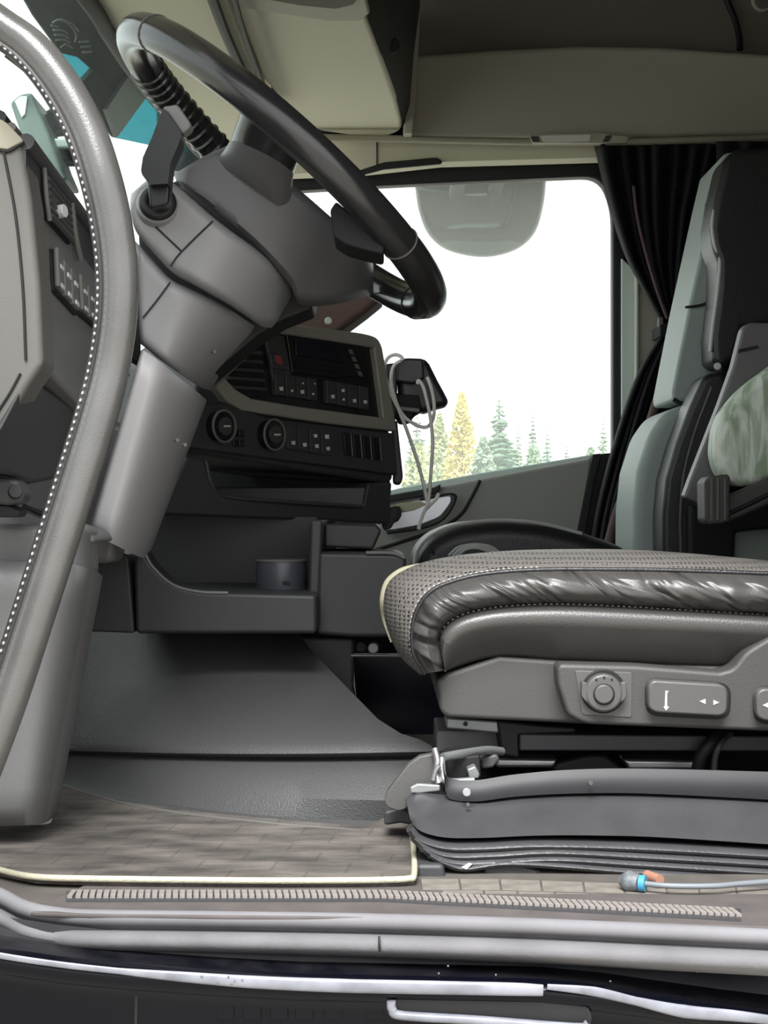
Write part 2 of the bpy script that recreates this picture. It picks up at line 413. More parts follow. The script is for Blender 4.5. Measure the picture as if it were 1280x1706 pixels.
slab('seal_strip', [(600,283),(640,270),(728,262,4),(738,268,4),(735,273),(640,282),(602,292)], 2.95, 0.008, 'pillar_seal', t6, bevel=0.002)

# ---------------- passenger door across the cab
door = empty('door_1', kind='structure', loc=(0.1, SH, 0.0))
slab('window_frame', rnd([(420,300),(590,284),(735,270),(1040,252),(1040,790),(1021,770),(1021,345,30),(1000,293,30),(900,297),(640,309),(420,322)]), 3.04, 0.035, 'pillar_seal', door, bevel=0.005)
slab('door_panel', [(560,858),(665,822),(800,797),(988,762),(975,900),(955,1010),(560,1010)], 3.03, 0.04, 'door_grey', door, bevel=0.008)
slab('window_ledge', [(560,840),(665,813),(800,788),(988,757,4),(990,764),(800,799),(665,824),(560,858)], 3.045, 0.05, 'ledge_pale', door, bevel=0.004)
slab('ledge_seal', [(640,826),(722,812),(735,806),(733,818),(722,824),(640,838)], 3.02, 0.012, 'door_dark', door, bevel=0.003)
slab('door_edge', [(988,757),(1003,755,6),(990,800),(972,905),(955,1010),(940,1010),(962,890)], 3.015, 0.03, 'rubber_black', door, bevel=0.004)
ptube('panel_seam', [(620,918,3.03),(690,896,3.03),(735,880,3.03),(768,857,3.03),(786,828,3.03),(800,800,3.03)], 0.0035, 'rubber_black', door)
slab('corner_seal', [(984,758),(1042,752),(1042,930),(950,930)], 3.05, 0.02, 'pillar_seal', door, bevel=0.002)
hb = slab('handle_plate', [(640,884),(655,846),(690,834),(752,824,8),(754,836,8),(735,862,10),(700,876),(655,884)], 3.018, 0.014, 'silver', door, bevel=0.003)
ptube('plate_edge', [(645,888,3.012),(700,880,3.012),(736,866,3.012),(757,836,3.012),(752,823,3.012),(700,832,3.012)], 0.003, 'rubber_black', hb)
slab('handle_recess', [(640,848),(668,838),(700,835),(712,840),(690,850),(650,858)], 3.012, 0.006, 'cream', hb, bevel=0.001)
slab('lock_knob', [(648,850),(666,842,4),(670,858,4),(664,868),(650,874)], 3.0, 0.012, 'rubber_black', hb, bevel=0.003)
w2 = slab('window_2', [(380,290),(1028,262),(1028,790),(660,840),(380,880)], 3.06, 0.005, 'side_glass', bevel=0); w2['kind'] = 'structure'
# pillar behind the door window: dark seal, pale glassy strip, beige lining
t7 = slab('trim_7', [(1036,430),(1060,452),(1060,800),(1036,800)], 3.03, 0.02, 'ledge_pale', bevel=0.002); t7['kind'] = 'structure'
t8 = slab('trim_8', [(1058,380),(1120,380),(1120,800),(1058,800)], 3.01, 0.04, 'beige_trim', bevel=0.004); t8['kind'] = 'structure'
ptube('trim_edge', [(1062,420,3.005),(1062,520,3.005),(1061,700,3.005)], 0.004, 'piping_pale', t8)

# ---------------- near door sill and body side
sill = empty('trim_9', kind='structure', loc=(0, 1.11, 0))
slab('sill_plate', [(-60,1490),(60,1512),(150,1470),(1500,1470),(1500,1560),(1280,1544),(1000,1534),(640,1528),(150,1523),(60,1520),(-60,1500)], Pl((0,1.2,0.0005),(1,1.2,0.0005),(0,1.1,0.004)), (0,0,-0.003), 'sill_strip', sill, bevel=0.001)
s1 = [(-60,1468),(0,1492),(40,1512),(90,1523),(160,1528),(400,1531),(640,1535),(900,1543),(1100,1552),(1400,1566)]
def db(y): return min(1.125, 0.29*2600/(max(1500,y)-853))
ptube('seal_bead', [(x,y,db(y)) for x,y in s1], 0.0055, 'rubber_light', sill, res=12)
S1 = catmull([(x,y,0) for x,y in s1], 5)
def sealrow(k0, k1, d): return [(p.x, p.y+k0+(k1-k0)*min(1,max(0,(p.x-300)/1000)), db(p.y)+d-1.105) for p in S1]
loft('door_seal', [[at(*q) for q in sealrow(a, b, d)] for a, b, d in ((0,0,1.125),(8,8,1.102),(14,15,1.106),(20,22,1.108),(23,26,1.100),(30,34,1.093),(42,48,1.090),(50,56,1.092),(55,62,1.098),(58,66,1.112))], 'rubber_grey', sill, closed=False, angle=70)
ptube('seal_joint', [(632,1560,1.091),(632,1572,1.088),(633,1586,1.088)], 0.0009, 'rubber_black', sill)
body = empty('door_sill_body', 'glossy black painted cab body below the door sill', 'body panel', loc=(0, 1.08, -0.1))
def ysheet(name, rows, m, parent, **k):      # rows: list of [(px,py,d),...]
    return loft(name, [[at(*p) for p in r] for r in rows], m, parent, closed=False, **k)
xs = [-100, 0, 100, 200, 350, 500, 700, 900, 1000, 1100, 1200, 1300, 1400]
ridge = [1565, 1588, 1603, 1613, 1624, 1632, 1636, 1640, 1650, 1664, 1678, 1690, 1704]
def ry(x):
    for i in range(len(xs)-1):
        if xs[i] <= x <= xs[i+1]: return ridge[i]+(ridge[i+1]-ridge[i])*(x-xs[i])/(xs[i+1]-xs[i])
XS = list(range(-100, 1401, 50))
XS[-1] = 1399
ysheet('recess_panel', [[(x, ry(x)-62, 1.115) for x in XS], [(x, ry(x)-30, 1.11) for x in XS], [(x, ry(x)-8, 1.085) for x in XS]], 'body_scuff', body)
ysheet('ridge_face', [[(x, ry(x)-10, 1.082) for x in XS], [(x, ry(x)-3, 1.075) for x in XS], [(x, ry(x)+4, 1.07) for x in XS], [(x, ry(x)+22, 1.068) for x in XS], [(x, ry(x)+34, 1.074) for x in XS], [(x, ry(x)+52, 1.080) for x in XS], [(x, ry(x)+170, 1.085) for x in XS], [(x, ry(x)+420, 1.07) for x in XS]], 'body_paint', body, angle=80)
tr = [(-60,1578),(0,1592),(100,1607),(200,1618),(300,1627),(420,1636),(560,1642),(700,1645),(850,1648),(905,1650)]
tube('scuff_glint_edge', [at(x, y, 1.066) for x, y in tr], [0.0018,0.0022,0.0022,0.0022,0.0036,0.0044,0.0048,0.0048,0.0046,0.004], 'scuffed_silver', body, res=12, flat=0.45)  # silver of this worn edge also carries the sky glint on the ridge
tube('scuff_glint_edge', [at(x, y, 1.066) for x, y in [(912,1644),(990,1652),(1060,1668),(1140,1685),(1220,1692),(1300,1701)]], [0.002,0.0034,0.003,0.0046,0.004,0.003], 'scuffed_silver', body, res=12, flat=0.45)
ptube('panel_joint', [(228,1636,1.075),(227,1670,1.08),(226,1720,1.082)], 0.0012, 'rubber_black', body)
# the grip pocket pressed into the lower panel
pk = slab('grip_pocket', rnd([(652,1662,14),(672,1652,14),(975,1672,14),(988,1690,14),(984,1712,10),(655,1690,14)]), 1.072, 0.004, 'rubber_black', body, bevel=0.001)
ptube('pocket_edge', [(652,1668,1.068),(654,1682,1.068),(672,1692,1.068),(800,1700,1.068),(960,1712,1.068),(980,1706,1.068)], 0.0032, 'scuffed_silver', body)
for x in (360, 405, 450, 492, 540, 610):
    slab('reflector_plate', [(x,1646),(x+30,1647),(x+30,1700),(x,1700)], 1.0785, 0.004, 'body_paint', body, bevel=0.001)
rng = random.Random(3)
dots('paint_chip', [at(rng.uniform(560,1280), rng.uniform(1600,1640), 1.083) for _ in range(9)]+[at(rng.uniform(300,420), 1632+rng.uniform(-6,8), 1.064) for _ in range(7)], 0.0008, 'rubber_light', body)

# tread ribs on the sill plate, each a small bar
ribm = None
def copy_part(o, parent, loc, rot=None):
    c = o.copy(); COL.objects.link(c); c.parent = parent; c.location = Vector(loc)-(WLOC[parent] if parent else Vector((0,0,0)))
    WLOC[c] = Vector(loc)
    if rot is not None: c.rotation_euler = rot
    return c
PS = Pl((0,1.2,0.001),(1,1.2,0.001),(0,1.1,0.0045))
rib0 = None; n = 0
prism('rib_base', [PS.hit(x_, 1484+max(0,(x_-640))*0.050) for x_ in (110,400,640,940,1235)]+[PS.hit(x_, 1502+max(0,(x_-640))*0.055) for x_ in (1235,940,640,400,110)], (0,0,-0.002), 'rail_dark', sill, bevel=0)
x = 120
while x < 1225:
    yb = 1492+max(0, (x-640))*0.052
    p = PS.hit(x, yb)
    if rib0 is None:
        rib0 = box('rib', (-0.0019,-0.0095,-0.0005), (0.0019,0.0095,0.0022), 'rib_light', sill, centre=False); rib0.location = p-WLOC[sill]; WLOC[rib0] = p
    else: copy_part(rib0, sill, p, (0,0,0.12))
    x += 11.5

# rubber floor tiles right of the mat, seat side
P = zplane(0.0012); rt = random.Random(5)
def slope(x): return max(0, x-820)*0.034
for r, (ya, yb) in enumerate([(1464,1481),(1483,1500),(1502,1519)]):
    x = 700+(r*33) % 60
    while x < 1330:
        w = 62+rt.uniform(-8,10); a, b = ya+slope(x), yb+slope(x); a2, b2 = ya+slope(x+w), yb+slope(x+w)
        if not (r == 2 and x < 1000):
            prism('tile', [P.hit(x+1.2+3*r,a), P.hit(x+w-1.2+3*r,a2), P.hit(x+w+1.6+3*r,b2), P.hit(x+4+3*r,b)], (0,0,-0.004), 'floor_tile', floor, bevel=0.0006, seg=1)
        x += w
# ================================================================== outside
vis = empty('sun_visor', 'smoked sun visor with cyan see-through panels outside the windscreen', 'sun visor', loc=(-0.45, 2.2, 0.85))
VP = Pl(at(135,0,2.24), at(330,245,3.1), at(188,228,2.74))
slab('smoked_panel', [(-60,-160),(128,-14),(150,25),(240,158),(188,229),(160,175),(137,137),(155,117),(131,96),(103,89),(60,30),(20,-40)], VP, (-0.006,0,0.004), 'visor_smoke', vis, bevel=0.001)
slab('acrylic_panel', [(103,89),(131,96),(155,117),(137,137)], VP, (-0.004,0,0.002), 'cyan_acrylic', vis, bevel=0)
slab('acrylic_panel', [(240,158),(345,262),(188,229)], VP, (-0.004,0,0.002), 'cyan_acrylic', vis, bevel=0)
slab('bracket', [(170,182),(205,128),(240,158),(188,229)], VP, (0.008,0,0.0), 'pillar_seal', vis, bevel=0.001)
# pale curved strokes on the windscreen
gm = Pl(at(100,0,2.05), at(160,100,2.3), at(80,100,2.1))
for pts in ([(82,38),(95,33),(112,42),(122,58),(120,70)], [(80,42),(92,44)], [(84,50),(98,50),(108,56)], [(86,58),(100,58),(110,64)], [(88,67),(102,66),(112,71)], [(96,79),(106,74),(116,80)], [(127,70),(143,69)], [(130,78),(146,77)], [(133,87),(148,86)], [(98,32),(116,40),(126,52)]):
    tube('glass_stroke', [gm.hit(*p)+Vector((0.004,0,0)) for p in pts], 0.0012, 'marking', win1, n=4, res=5)
fm = empty('front_mirror', 'grey green front mirror on two arms seen through the windscreen', 'mirror', loc=(-0.5, 2.25, 0.7))
slab('housing', [(16,170),(34,156,6),(52,153,6),(64,182),(80,217),(98,268),(112,300),(60,300)], 2.25, 0.10, 'front_green', fm, bevel=0.008)
slab('mirror_face', [(24,168),(34,160,3),(46,160,3),(42,190),(36,196)], 2.247, 0.004, 'ledge_pale', fm, bevel=0.001)
slab('arm', [(70,189),(118,178),(126,212),(80,217)], 2.30, 0.05, 'visor_smoke', fm, bevel=0.006)
slab('arm', [(90,248),(140,245),(150,266),(96,267)], 2.30, 0.05, 'visor_smoke', fm, bevel=0.006)
slab('arm_cover', [(74,186),(85,178),(112,172),(114,181)], 2.29, 0.04, 'front_green', fm, bevel=0.004)
slab('arm_cover', [(86,230),(124,229),(130,246),(92,247)], 2.29, 0.04, 'ledge_pale', fm, bevel=0.004)
wa = empty('wiper_arm', 'dark grey wiper arm slanting across the windscreen behind the handle', 'wiper', loc=(-0.5,2.2,0.8))
ptube('arm', [(-20,45,2.2),(30,90,2.2),(70,130,2.2),(105,172,2.2)], 0.005, 'front_green', wa)
ptube('blade', [(10,92,2.21),(45,120,2.21),(90,165,2.21)], 0.0035, 'visor_smoke', wa)

# kerb mirror hanging outside the far window
km = empty('kerb_mirror', 'round-bottomed kerb mirror hanging outside the passenger window', 'mirror', loc=at(800,360,3.35))
out = [(693,311),(700,350),(716,385),(745,408),(790,419),(830,418),(868,405),(893,380),(904,340),(907,301)]
O = catmull([(x,y,0) for x,y in out], 5)
def tilt(q): return Vector((q.x, q.y+0.45*(1.0-q.z)-0.02, q.z))
rings = []
for s_, dd in ((1.0,3.42),(1.02,3.37),(1.0,3.345),(0.965,3.34)):
    rings.append([tilt(at(800+(p.x-800)*s_, 300+(p.y-300)*s_ + (306-0.045*(p.x-693)-300)*(1-s_), dd)) for p in O])
loft('housing', rings, 'mirror_shell', km, caps=True, angle=60)
vs = []; fs = []; NR = 8
for i in range(NR+1):
    s_ = 0.96*(1-i/NR)
    for p in O:
        cx, cy = 800, 335
        x = cx+(p.x-cx)*s_; y = cy+(p.y-cy)*s_ + (6 if i == 0 else 6)*0
        bul = 0.035*(1-s_*s_)
        q = at(x, y, 3.338); vs.append(tilt(Vector((q.x, q.y-bul, q.z))))
n = len(O)
for i in range(NR):
    for j in range(n):
        fs.append([i*n+j, i*n+(j+1) % n, (i+1)*n+(j+1) % n, (i+1)*n+j])
mesh('mirror_glass', vs, fs, 'mirror_glass', km, angle=180)
slab('bracket', [(754,288),(776,287),(778,305),(754,306)], 3.14, 0.26, 'pillar_seal', km, bevel=0.003)
slab('bracket', [(822,284),(844,283),(844,300),(824,301)], 3.14, 0.26, 'pillar_seal', km, bevel=0.003)

# trees beyond the far window
def conifer(name, label, px, top, d, halfw, m, seed):
    rg = random.Random(seed)
    base = Vector(((px-640)/F*d, d, -1.5)); H = CZ+(853-top)/F*d+1.5; Rr = 1.7*halfw/F*d
    t = empty(name, label, 'tree', loc=base, group='trees beyond the far window')
    tube('trunk', [base, base+Vector((0,0,H*0.96))], [Rr*0.09, Rr*0.01], 'bark', t, n=3, res=6)
    vs = []; fs = []; L = 44
    for k in range(L):
        f = k/(L-1); z = H*(0.03+0.95*f); rr = Rr*(1-f)**0.85*(0.75+0.5*rg.random())+0.01*Rr
        nb = 12 if f < 0.8 else 7
        for j in range(nb):
            a = 2*PI*(j+rg.random()*0.8)/nb; r = rr*(0.65+0.55*rg.random()); dz = -r*(0.25+0.35*rg.random()); wd = r*0.36
            c = base+Vector((0,0,z)); e = c+Vector((math.cos(a)*r, math.sin(a)*r, dz)); s = Vector((-math.sin(a),math.cos(a),0))*wd
            mid = c+(e-c)*0.55+Vector((0,0,-0.12*r))
            b = len(vs); vs += [c, mid+s, e, mid-s, mid+Vector((0,0,-0.3*r))]
            fs += [[b,b+1,b+2],[b,b+2,b+3],[b,b+1,b+4],[b+2,b+4,b+1],[b+3,b+2,b+4]]
    mesh('foliage', vs, fs, m, t, smooth=False)
def broadleaf(name, label, px, top, d, halfw, m, seed):
    rg = random.Random(seed)
    base = Vector(((px-640)/F*d, d, -1.5)); H = CZ+(853-top)/F*d+1.5; Rr = halfw/F*d
    t = empty(name, label, 'tree', loc=base, group='trees beyond the far window')
    tube('trunk', [base, base+Vector((0,0,H*0.5)), base+Vector((0.05*Rr,0,H*0.92))], [Rr*0.1, Rr*0.06, Rr*0.01], 'bark', t, n=3, res=6)
    vs = []; fs = []
    for k in range(2600):
        f = rg.random(); z = H*(0.1+0.9*f); prof = math.sin(min(1, (1-f)*1.25+0.03)*PI*0.62)
        a = rg.uniform(0, 2*PI); r = Rr*prof*math.sqrt(rg.random()); s = Rr*0.11*(0.6+rg.random())
        c = base+Vector((math.cos(a)*r, math.sin(a)*r, z)); u = Vector((rg.uniform(-1,1),rg.uniform(-1,1),rg.uniform(-1,1))).normalized()*s; v = u.orthogonal().normalized()*s*0.7
        b = len(vs); vs += [c-u, c+v, c+u, c-v]; fs += [[b,b+1,b+2,b+3]]
    mesh('foliage', vs, fs, m, t, smooth=False)
trees = [
 ('c','tallest dark green spruce in the middle of the far window',832,652,34,46,'spruce',1),
 ('b','yellow autumn birch seen beside the hanging white cables',770,655,33,36,'birch_yellow',2),
 ('b','pale yellow-green larch just left of the yellow birch',732,690,36,34,'larch_green',3),
 ('c','pale spruce standing behind the hanging white cables',695,676,40,34,'spruce_pale',4),
 ('c','narrow dark spruce right of the tallest spruce',888,676,41,22,'spruce',5),
 ('c','slim spruce between the tallest and the narrow dark one',863,692,44,18,'spruce_pale',6),
 ('c','short bushy spruce right of the narrow dark spruce',912,704,30,24,'spruce',7),
 ('c','small pale spruce low behind the door ledge',944,730,47,18,'spruce_pale',8),
 ('c','thin lone spruce at the right edge of the window',1005,680,36,20,'spruce_pale',9),
 ('c','tiny spruce top just left of the lone spruce',968,735,40,14,'spruce_pale',10),
 ('b','low pale shrubby tree at the foot of the tallest spruce',805,730,31,40,'spruce_pale',11),
 ('b','low pale green bush behind the phone holder cables',700,742,25,50,'larch_green',12),
 ('b','low pale bush beneath the thin lone spruce',985,748,33,34,'spruce_pale',13),
 ('b','low green bush under the short bushy spruce',890,745,27,46,'spruce_pale',14)]
for k, lab, px, top, d, hw, m, sd in trees:
    (conifer if k == 'c' else broadleaf)('spruce_tree' if k == 'c' else 'broadleaf_tree', lab, px, top, d, hw, m, sd)

# the driver door, standing open towards the viewer's left
dd2 = empty('door_2', kind='structure', loc=(-0.50, 0.6, 0.0))
box('door_panel', (-0.56,0.06,-0.12), (-0.49,1.07,0.46), 'door_dark', dd2, bevel=0.01)
box('armrest', (-0.49,0.25,0.22), (-0.44,0.85,0.28), 'door_grey', dd2, bevel=0.012)
multi_frame = multi('window_frame', [((-0.55,0.06,0.46),(-0.50,0.12,0.98)), ((-0.55,1.0,0.46),(-0.50,1.07,0.98)), ((-0.55,0.12,0.92),(-0.50,1.0,0.98))], 'pillar_seal', smooth=False)
multi_frame.parent = dd2; multi_frame.location = WLOC[multi_frame]-WLOC[dd2]
box('pane', (-0.53,0.12,0.46), (-0.525,1.0,0.92), 'side_glass', dd2)
# ================================================================== dashboard beside the door
dash = empty('dashboard', 'grey moulded dashboard end beside the driver door with vent and switches', 'dashboard', loc=at(60,800,1.35))
slab('end_cap', [(-60,190),(6,202,12),(36,233,12),(52,330),(66,470),(72,608),(50,640),(0,722),(-60,812)], 1.27, 0.05, 'dash_light', dash, bevel=0.006)
ptube('cap_seam', [(6,252,1.269),(26,360,1.269),(38,480,1.269),(43,600,1.269)], 0.0012, 'rubber_black', dash)
ptube('cap_seam', [(-20,243,1.269),(12,252,1.269),(40,236,1.269)], 0.0014, 'rubber_black', dash)
ptube('cap_seam', [(34,622,1.269),(16,655,1.269),(-8,692,1.269)], 0.001, 'rubber_black', dash)
slab('cap_top', [(-60,186),(6,199,12),(37,231,10),(38,236),(12,249),(-60,240)], 1.2665, 0.02, 'beige_light', dash, bevel=0.003)
FP = Pl(at(56,400,1.285), at(180,480,1.62), at(74,620,1.285))
slab('fascia', [(38,228),(178,398),(192,575),(160,702),(74,612)], FP, (-0.08,0,0), 'dash_grey', dash, bevel=0.004)
def fq(q, du, dv):      # bilinear point of a pixel quad (tl, tr, br, bl)
    a = (q[0][0]*(1-du)+q[1][0]*du, q[0][1]*(1-du)+q[1][1]*du); b = (q[3][0]*(1-du)+q[2][0]*du, q[3][1]*(1-du)+q[2][1]*du)
    return (a[0]*(1-dv)+b[0]*dv, a[1]*(1-dv)+b[1]*dv)
FO = Vector((0.003,0,0))
def fslab(name, quad, m, parent, lift=0.004, bevel=0.001):
    fr = [FP.hit(*p)+Vector((lift,0,0)) for p in quad]
    return prism(name, fr, (-lift*1.4,0,0), m, parent, bevel=bevel)
vq = [(64,288),(106,340),(112,408),(70,362)]
vent = fslab('air_vent', vq, 'black_matte', dash, 0.003)
for k in range(6):
    v = (k+0.5)/6
    tube('slat', [FP.hit(*fq(vq,0.05,v))+Vector((0.006,0,0)), FP.hit(*fq(vq,0.95,v))+Vector((0.006,0,0))], 0.0028, 'dash_dark', vent, n=1, res=6)
tube('vent_rail', [FP.hit(62,280)+FO*2, FP.hit(66,330)+FO*2, FP.hit(71,368)+FO*2], 0.0022, 'dash_light', vent)
tube('vent_rail', [FP.hit(108,338)+FO*2, FP.hit(114,390)+FO*2, FP.hit(123,432)+FO*2], 0.003, 'dash_light', vent)
disc('vent_knob', FP.hit(82,351)+Vector((0.014,0,0)), (1,-0.3,0.1), 0.006, 0.008, 'piping_pale', vent, n=12, bevel=0.001)
for bq in ([(82,414),(118,456),(122,526),(84,484)], [(122,458),(160,498),(163,554),(125,522)]):
    sw = fslab('switch_bank', bq, 'black_matte', dash, 0.003)
    for k in range(3):
        u0, u1 = k/3+0.03, (k+1)/3-0.03
        b = fslab('switch', [fq(bq,u0,0.04), fq(bq,u1,0.04), fq(bq,u1,0.9), fq(bq,u0,0.9)], 'dash_grey', sw, 0.007, 0.0015)
        for vv in (0.3, 0.75):
            fslab('switch_icon', [fq(bq,u0+0.08,vv), fq(bq,u1-0.06,vv), fq(bq,u1-0.06,vv+0.1), fq(bq,u0+0.08,vv+0.1)], 'icon_white', b, 0.008, 0)
    tube('switch_edge', [FP.hit(*fq(bq,0.0,0.0))+FO*2, FP.hit(*fq(bq,0.02,0.9))+FO*2], 0.0028, 'dash_light', sw, n=2)
# top of the dash with its rolled edges
e0 = Vector((-0.292,1.272,0.592)); e1 = Vector((-0.286,1.66,0.556))
tube('top_edge', [e0, (e0+e1)/2, e1], 0.007, 'dash_dark', dash)
tube('top_edge', [e0+Vector((-0.012,0,0.012)), (e0+e1)/2+Vector((-0.012,0,0.012)), e1+Vector((-0.012,0,0.012))], 0.004, 'dash_light', dash)
tube('top_edge', [e0+Vector((-0.022,0,0.02)), (e0+e1)/2+Vector((-0.022,0,0.02)), e1+Vector((-0.022,0,0.02))], 0.006, 'rubber_black', dash)
mesh('dash_top', [e0, e1, Vector((-0.30,1.84,0.52)), Vector((-0.56,1.84,0.49)), Vector((-0.56,1.272,0.49)),
                  e0-Vector((0,0,0.05)), e1-Vector((0,0,0.05)), Vector((-0.30,1.84,0.45)), Vector((-0.56,1.84,0.45)), Vector((-0.56,1.272,0.45))],
     [[0,1,2,3,4],[9,8,7,6,5],[0,5,6,1],[1,6,7,2],[2,7,8,3],[3,8,9,4],[4,9,5,0]], 'dash_dark', dash, smooth=False)
slab('binnacle', [(150,372),(182,402),(208,420),(208,600),(180,575),(172,470)], 1.70, 0.12, 'black_matte', dash, bevel=0.01)
slab('binnacle_rim', [(160,428),(182,440),(188,478),(168,462)], 1.62, 0.05, 'dash_light', dash, bevel=0.004)
KP = Pl(at(49,618,1.285), at(150,680,1.50), at(0,760,1.25))
slab('bolster_band', [(49,618),(74,602),(158,664),(148,690)], KP, (-0.02,0.06,0), 'black_matte', dash, bevel=0.002)
slab('bolster', [(47,624),(146,692),(120,762),(90,798),(52,806),(-60,762),(-60,740),(0,712)], KP, (-0.03,0.08,0), 'dash_dark', dash, bevel=0.006)
slab('side_filler', [(-80,560),(170,690),(230,720),(190,940),(-80,930)], 1.58, 0.06, 'dash_grey', dash, bevel=0.01)
sheet2('lower_roll', [(-90,868),(20,874),(80,874),(120,872),(152,880)], [(-90,968),(20,968),(80,966),(120,962),(154,954)], 1.345, 0.07, 0.5, 'dash_grey', dash, edge=0.016, t=0.03)
slab('upper_skirt', [(-80,840),(40,848),(96,868),(150,888),(160,905),(-80,915)], 1.40, 0.1, 'dash_grey', dash, bevel=0.008)
ptube('skirt_seam', [(38,842,1.398),(70,856,1.398),(100,868,1.398)], 0.002, 'rubber_black', dash)
lt = slab('bonnet_latch', [(-40,788),(30,800,8),(42,822,10),(36,838,8),(10,842),(-40,836)], 1.29, 0.03, 'dash_dark', dash, bevel=0.006)
disc('latch_pin', at(26,818,1.286), (0.3,-1,0.2), 0.006, 0.01, 'rubber_black', lt, n=14, bevel=0.001)
slab('latch_grip', [(-40,838),(16,842,5),(34,852,5),(28,862,5),(-40,862)], 1.30, 0.03, 'rubber_black', lt, bevel=0.004)
pil = sheet2('door_pillar_trim', [(-90,925),(20,935),(90,940),(135,945),(162,962)], [(-90,1376),(0,1376),(45,1375),(70,1372),(84,1366)], 1.315, 0.16, 0.35, 'dash_grey', edge=0.012, t=0.03)
tag(pil, 'tall grey plastic trim at the foot of the windscreen pillar behind the handle', 'pillar trim')

# ================================================================== grab handle
gh = empty('grab_handle', 'long bent leather-wrapped grab handle with white stitching by the door', 'grab handle', loc=at(0,1250,1.2))
hp = [(-60,0,1.22),(0,42,1.22),(55,82,1.215),(105,143,1.21),(145,215,1.205),(172,295,1.20),(190,375,1.20),(199,455,1.20),(197,535,1.20),(184,620,1.20),(163,700,1.195),(138,780,1.19),(113,860,1.185),(86,945,1.18),(57,1035,1.175),(28,1125,1.17),(0,1205,1.165),(-40,1310,1.16)]
ptube('tube', hp, 0.0143, 'handle_leather', gh, res=20, n=8)
HC = catmull([at(*p) for p in hp], 10)
off = []
for i, p in enumerate(HC):
    a = HC[max(0,i-1)]; b = HC[min(len(HC)-1,i+1)]; T = (b-a).normalized()
    nn = Vector((T.z,0,-T.x)).normalized()       # sideways in the picture plane
    if nn.x > 0: nn = -nn
    if i < 5 and nn.z > 0: nn = -nn
    off.append((p, nn))
seam = [p+n_*0.0127+Vector((0,-0.0075,0)) for p, n_ in off]
seam = [p for p in seam if p.z < 0.66]
tube('leather_seam', [p+Vector((-0.0012,0.002,0)) for p in seam], 0.0042, 'handle_dark', gh, smooth_path=False, res=8)
dots('stitching', resample([p+Vector((-0.0022,-0.0042,-0.0006)) for p in seam], 0.0058), 0.00095, 'stitch_white', gh, length=1.6)

# ================================================================== steering column and wheel
colm = empty('steering_column', 'grey plastic steering column shroud rising from the dashboard', 'steering column', loc=at(300,700,1.65))
sheet2('upper_cover', [(219,322),(246,300),(268,297),(286,303),(320,331),(353,360),(388,387),(423,412),(455,440),(478,466),(490,502)], [(216,338),(219,362),(228,388),(255,420),(285,451),(315,467),(344,483),(375,500),(405,520),(438,540),(470,536)], 1.535, 0.26, 0.5, 'column_grey', colm, t=0.03)
sheet2('lower_cover', [(222,398),(252,430),(284,464),(314,480),(344,494),(370,508),(396,524),(420,540),(446,556)], [(234,573),(248,584),(262,596),(276,606),(290,616),(304,626),(318,635),(332,643),(348,648)], 1.55, 0.30, 0.28, 'column_grey', colm, t=0.03)
slab('gap_filler', [(230,385),(270,310),(330,285),(440,380),(530,470),(520,515),(470,535),(430,560),(335,640),(240,570)], 1.70, 0.08, 'rubber_black', colm, bevel=0.004)  # black slab added behind the covers to keep their gaps dark
ptube('cover_seam', [(252,371,1.534),(302,418,1.534)], 0.0009, 'rubber_black', colm)
ptube('cover_seam', [(355,368,1.534),(302,420,1.534),(284,444,1.534)], 0.0009, 'rubber_black', colm)
ptube('cover_seam', [(284,470,1.549),(262,500,1.549),(238,530,1.549)], 0.0009, 'rubber_black', colm)
for x, y in ((296,733),(309,741),(358,586)):
    disc('screw', at(x,y,1.535 if y > 600 else 1.60), (0.6,-1,0), 0.0018, 0.006, 'dash_light', colm, n=10)
sheet2('knee_panel', [(236,582),(252,592),(272,608),(294,626),(318,645),(340,664)], [(147,888),(168,897),(188,906),(206,915),(224,924),(240,932)], 1.50, 0.34, 0.25, 'knee_grey', colm, t=0.03)
lev = empty('control_lever', loc=at(262,335,1.52)); lev.parent = colm; lev.location = WLOC[lev]-WLOC[colm]
ln = Vector((0.15,-1,0.25)).normalized()
disc('collar', at(262,338,1.528), ln, 0.0205, 0.02, 'column_grey', lev, n=32, bevel=0.003)
ringo('boot', at(263,338,1.524), ln, 0.013, 0.0055, 'rubber_black', lev, n=28, res=10)
disc('boot_cup', at(264,342,1.519), ln, 0.0085, 0.006, 'dash_grey', lev, n=20, bevel=0.002)
slab('shaft', [(244,292),(284,288),(281,340,8),(250,348,8)], 1.49, 0.022, 'lever_black', lev, bevel=0.006)
slab('paddle', [(272,178,4),(303,222,4),(298,240),(284,272),(280,306),(250,308),(234,288,8),(238,262),(254,226)], 1.475, 0.03, 'lever_black', lev, bevel=0.006)
slab('paddle_tip', [(271,177),(296,173,6),(319,206,6),(316,214),(303,223)], 1.485, 0.022, 'lever_tip', lev, bevel=0.003)

wh = empty('steering_wheel', 'black leather steering wheel tilted above the column', 'steering wheel', loc=at(470,280,1.65))
C = at(471,288,1.65); U = Vector((0.760,0,-0.650)).normalized(); V = Vector((0,1,0))-Vector((0.650,0,0.760))*0.048; V.normalize(); NW = U.cross(V).normalized()
if NW.z < 0: NW = -NW
RW = 0.2045
rim_r = 0.0180
rp_ = [C+(U*math.cos(2*PI*i/72)+V*math.sin(2*PI*i/72))*RW for i in range(72)]
tube('rim', rp_, rim_r, 'rim_leather', wh, closed=True, smooth_path=False, res=18)
def rimpt(deg): a = math.radians(deg); return C+(U*math.cos(a)+V*math.sin(a))*RW
for deg in (-140, -40, 20, 160):
    a = math.radians(deg); T = (-U*math.sin(a)+V*math.cos(a))
    ringo('rim_seam', rimpt(deg), T, rim_r+0.0002, 0.0009, 'rubber_black' if deg > 0 else 'dash_light', wh, n=28, res=6)
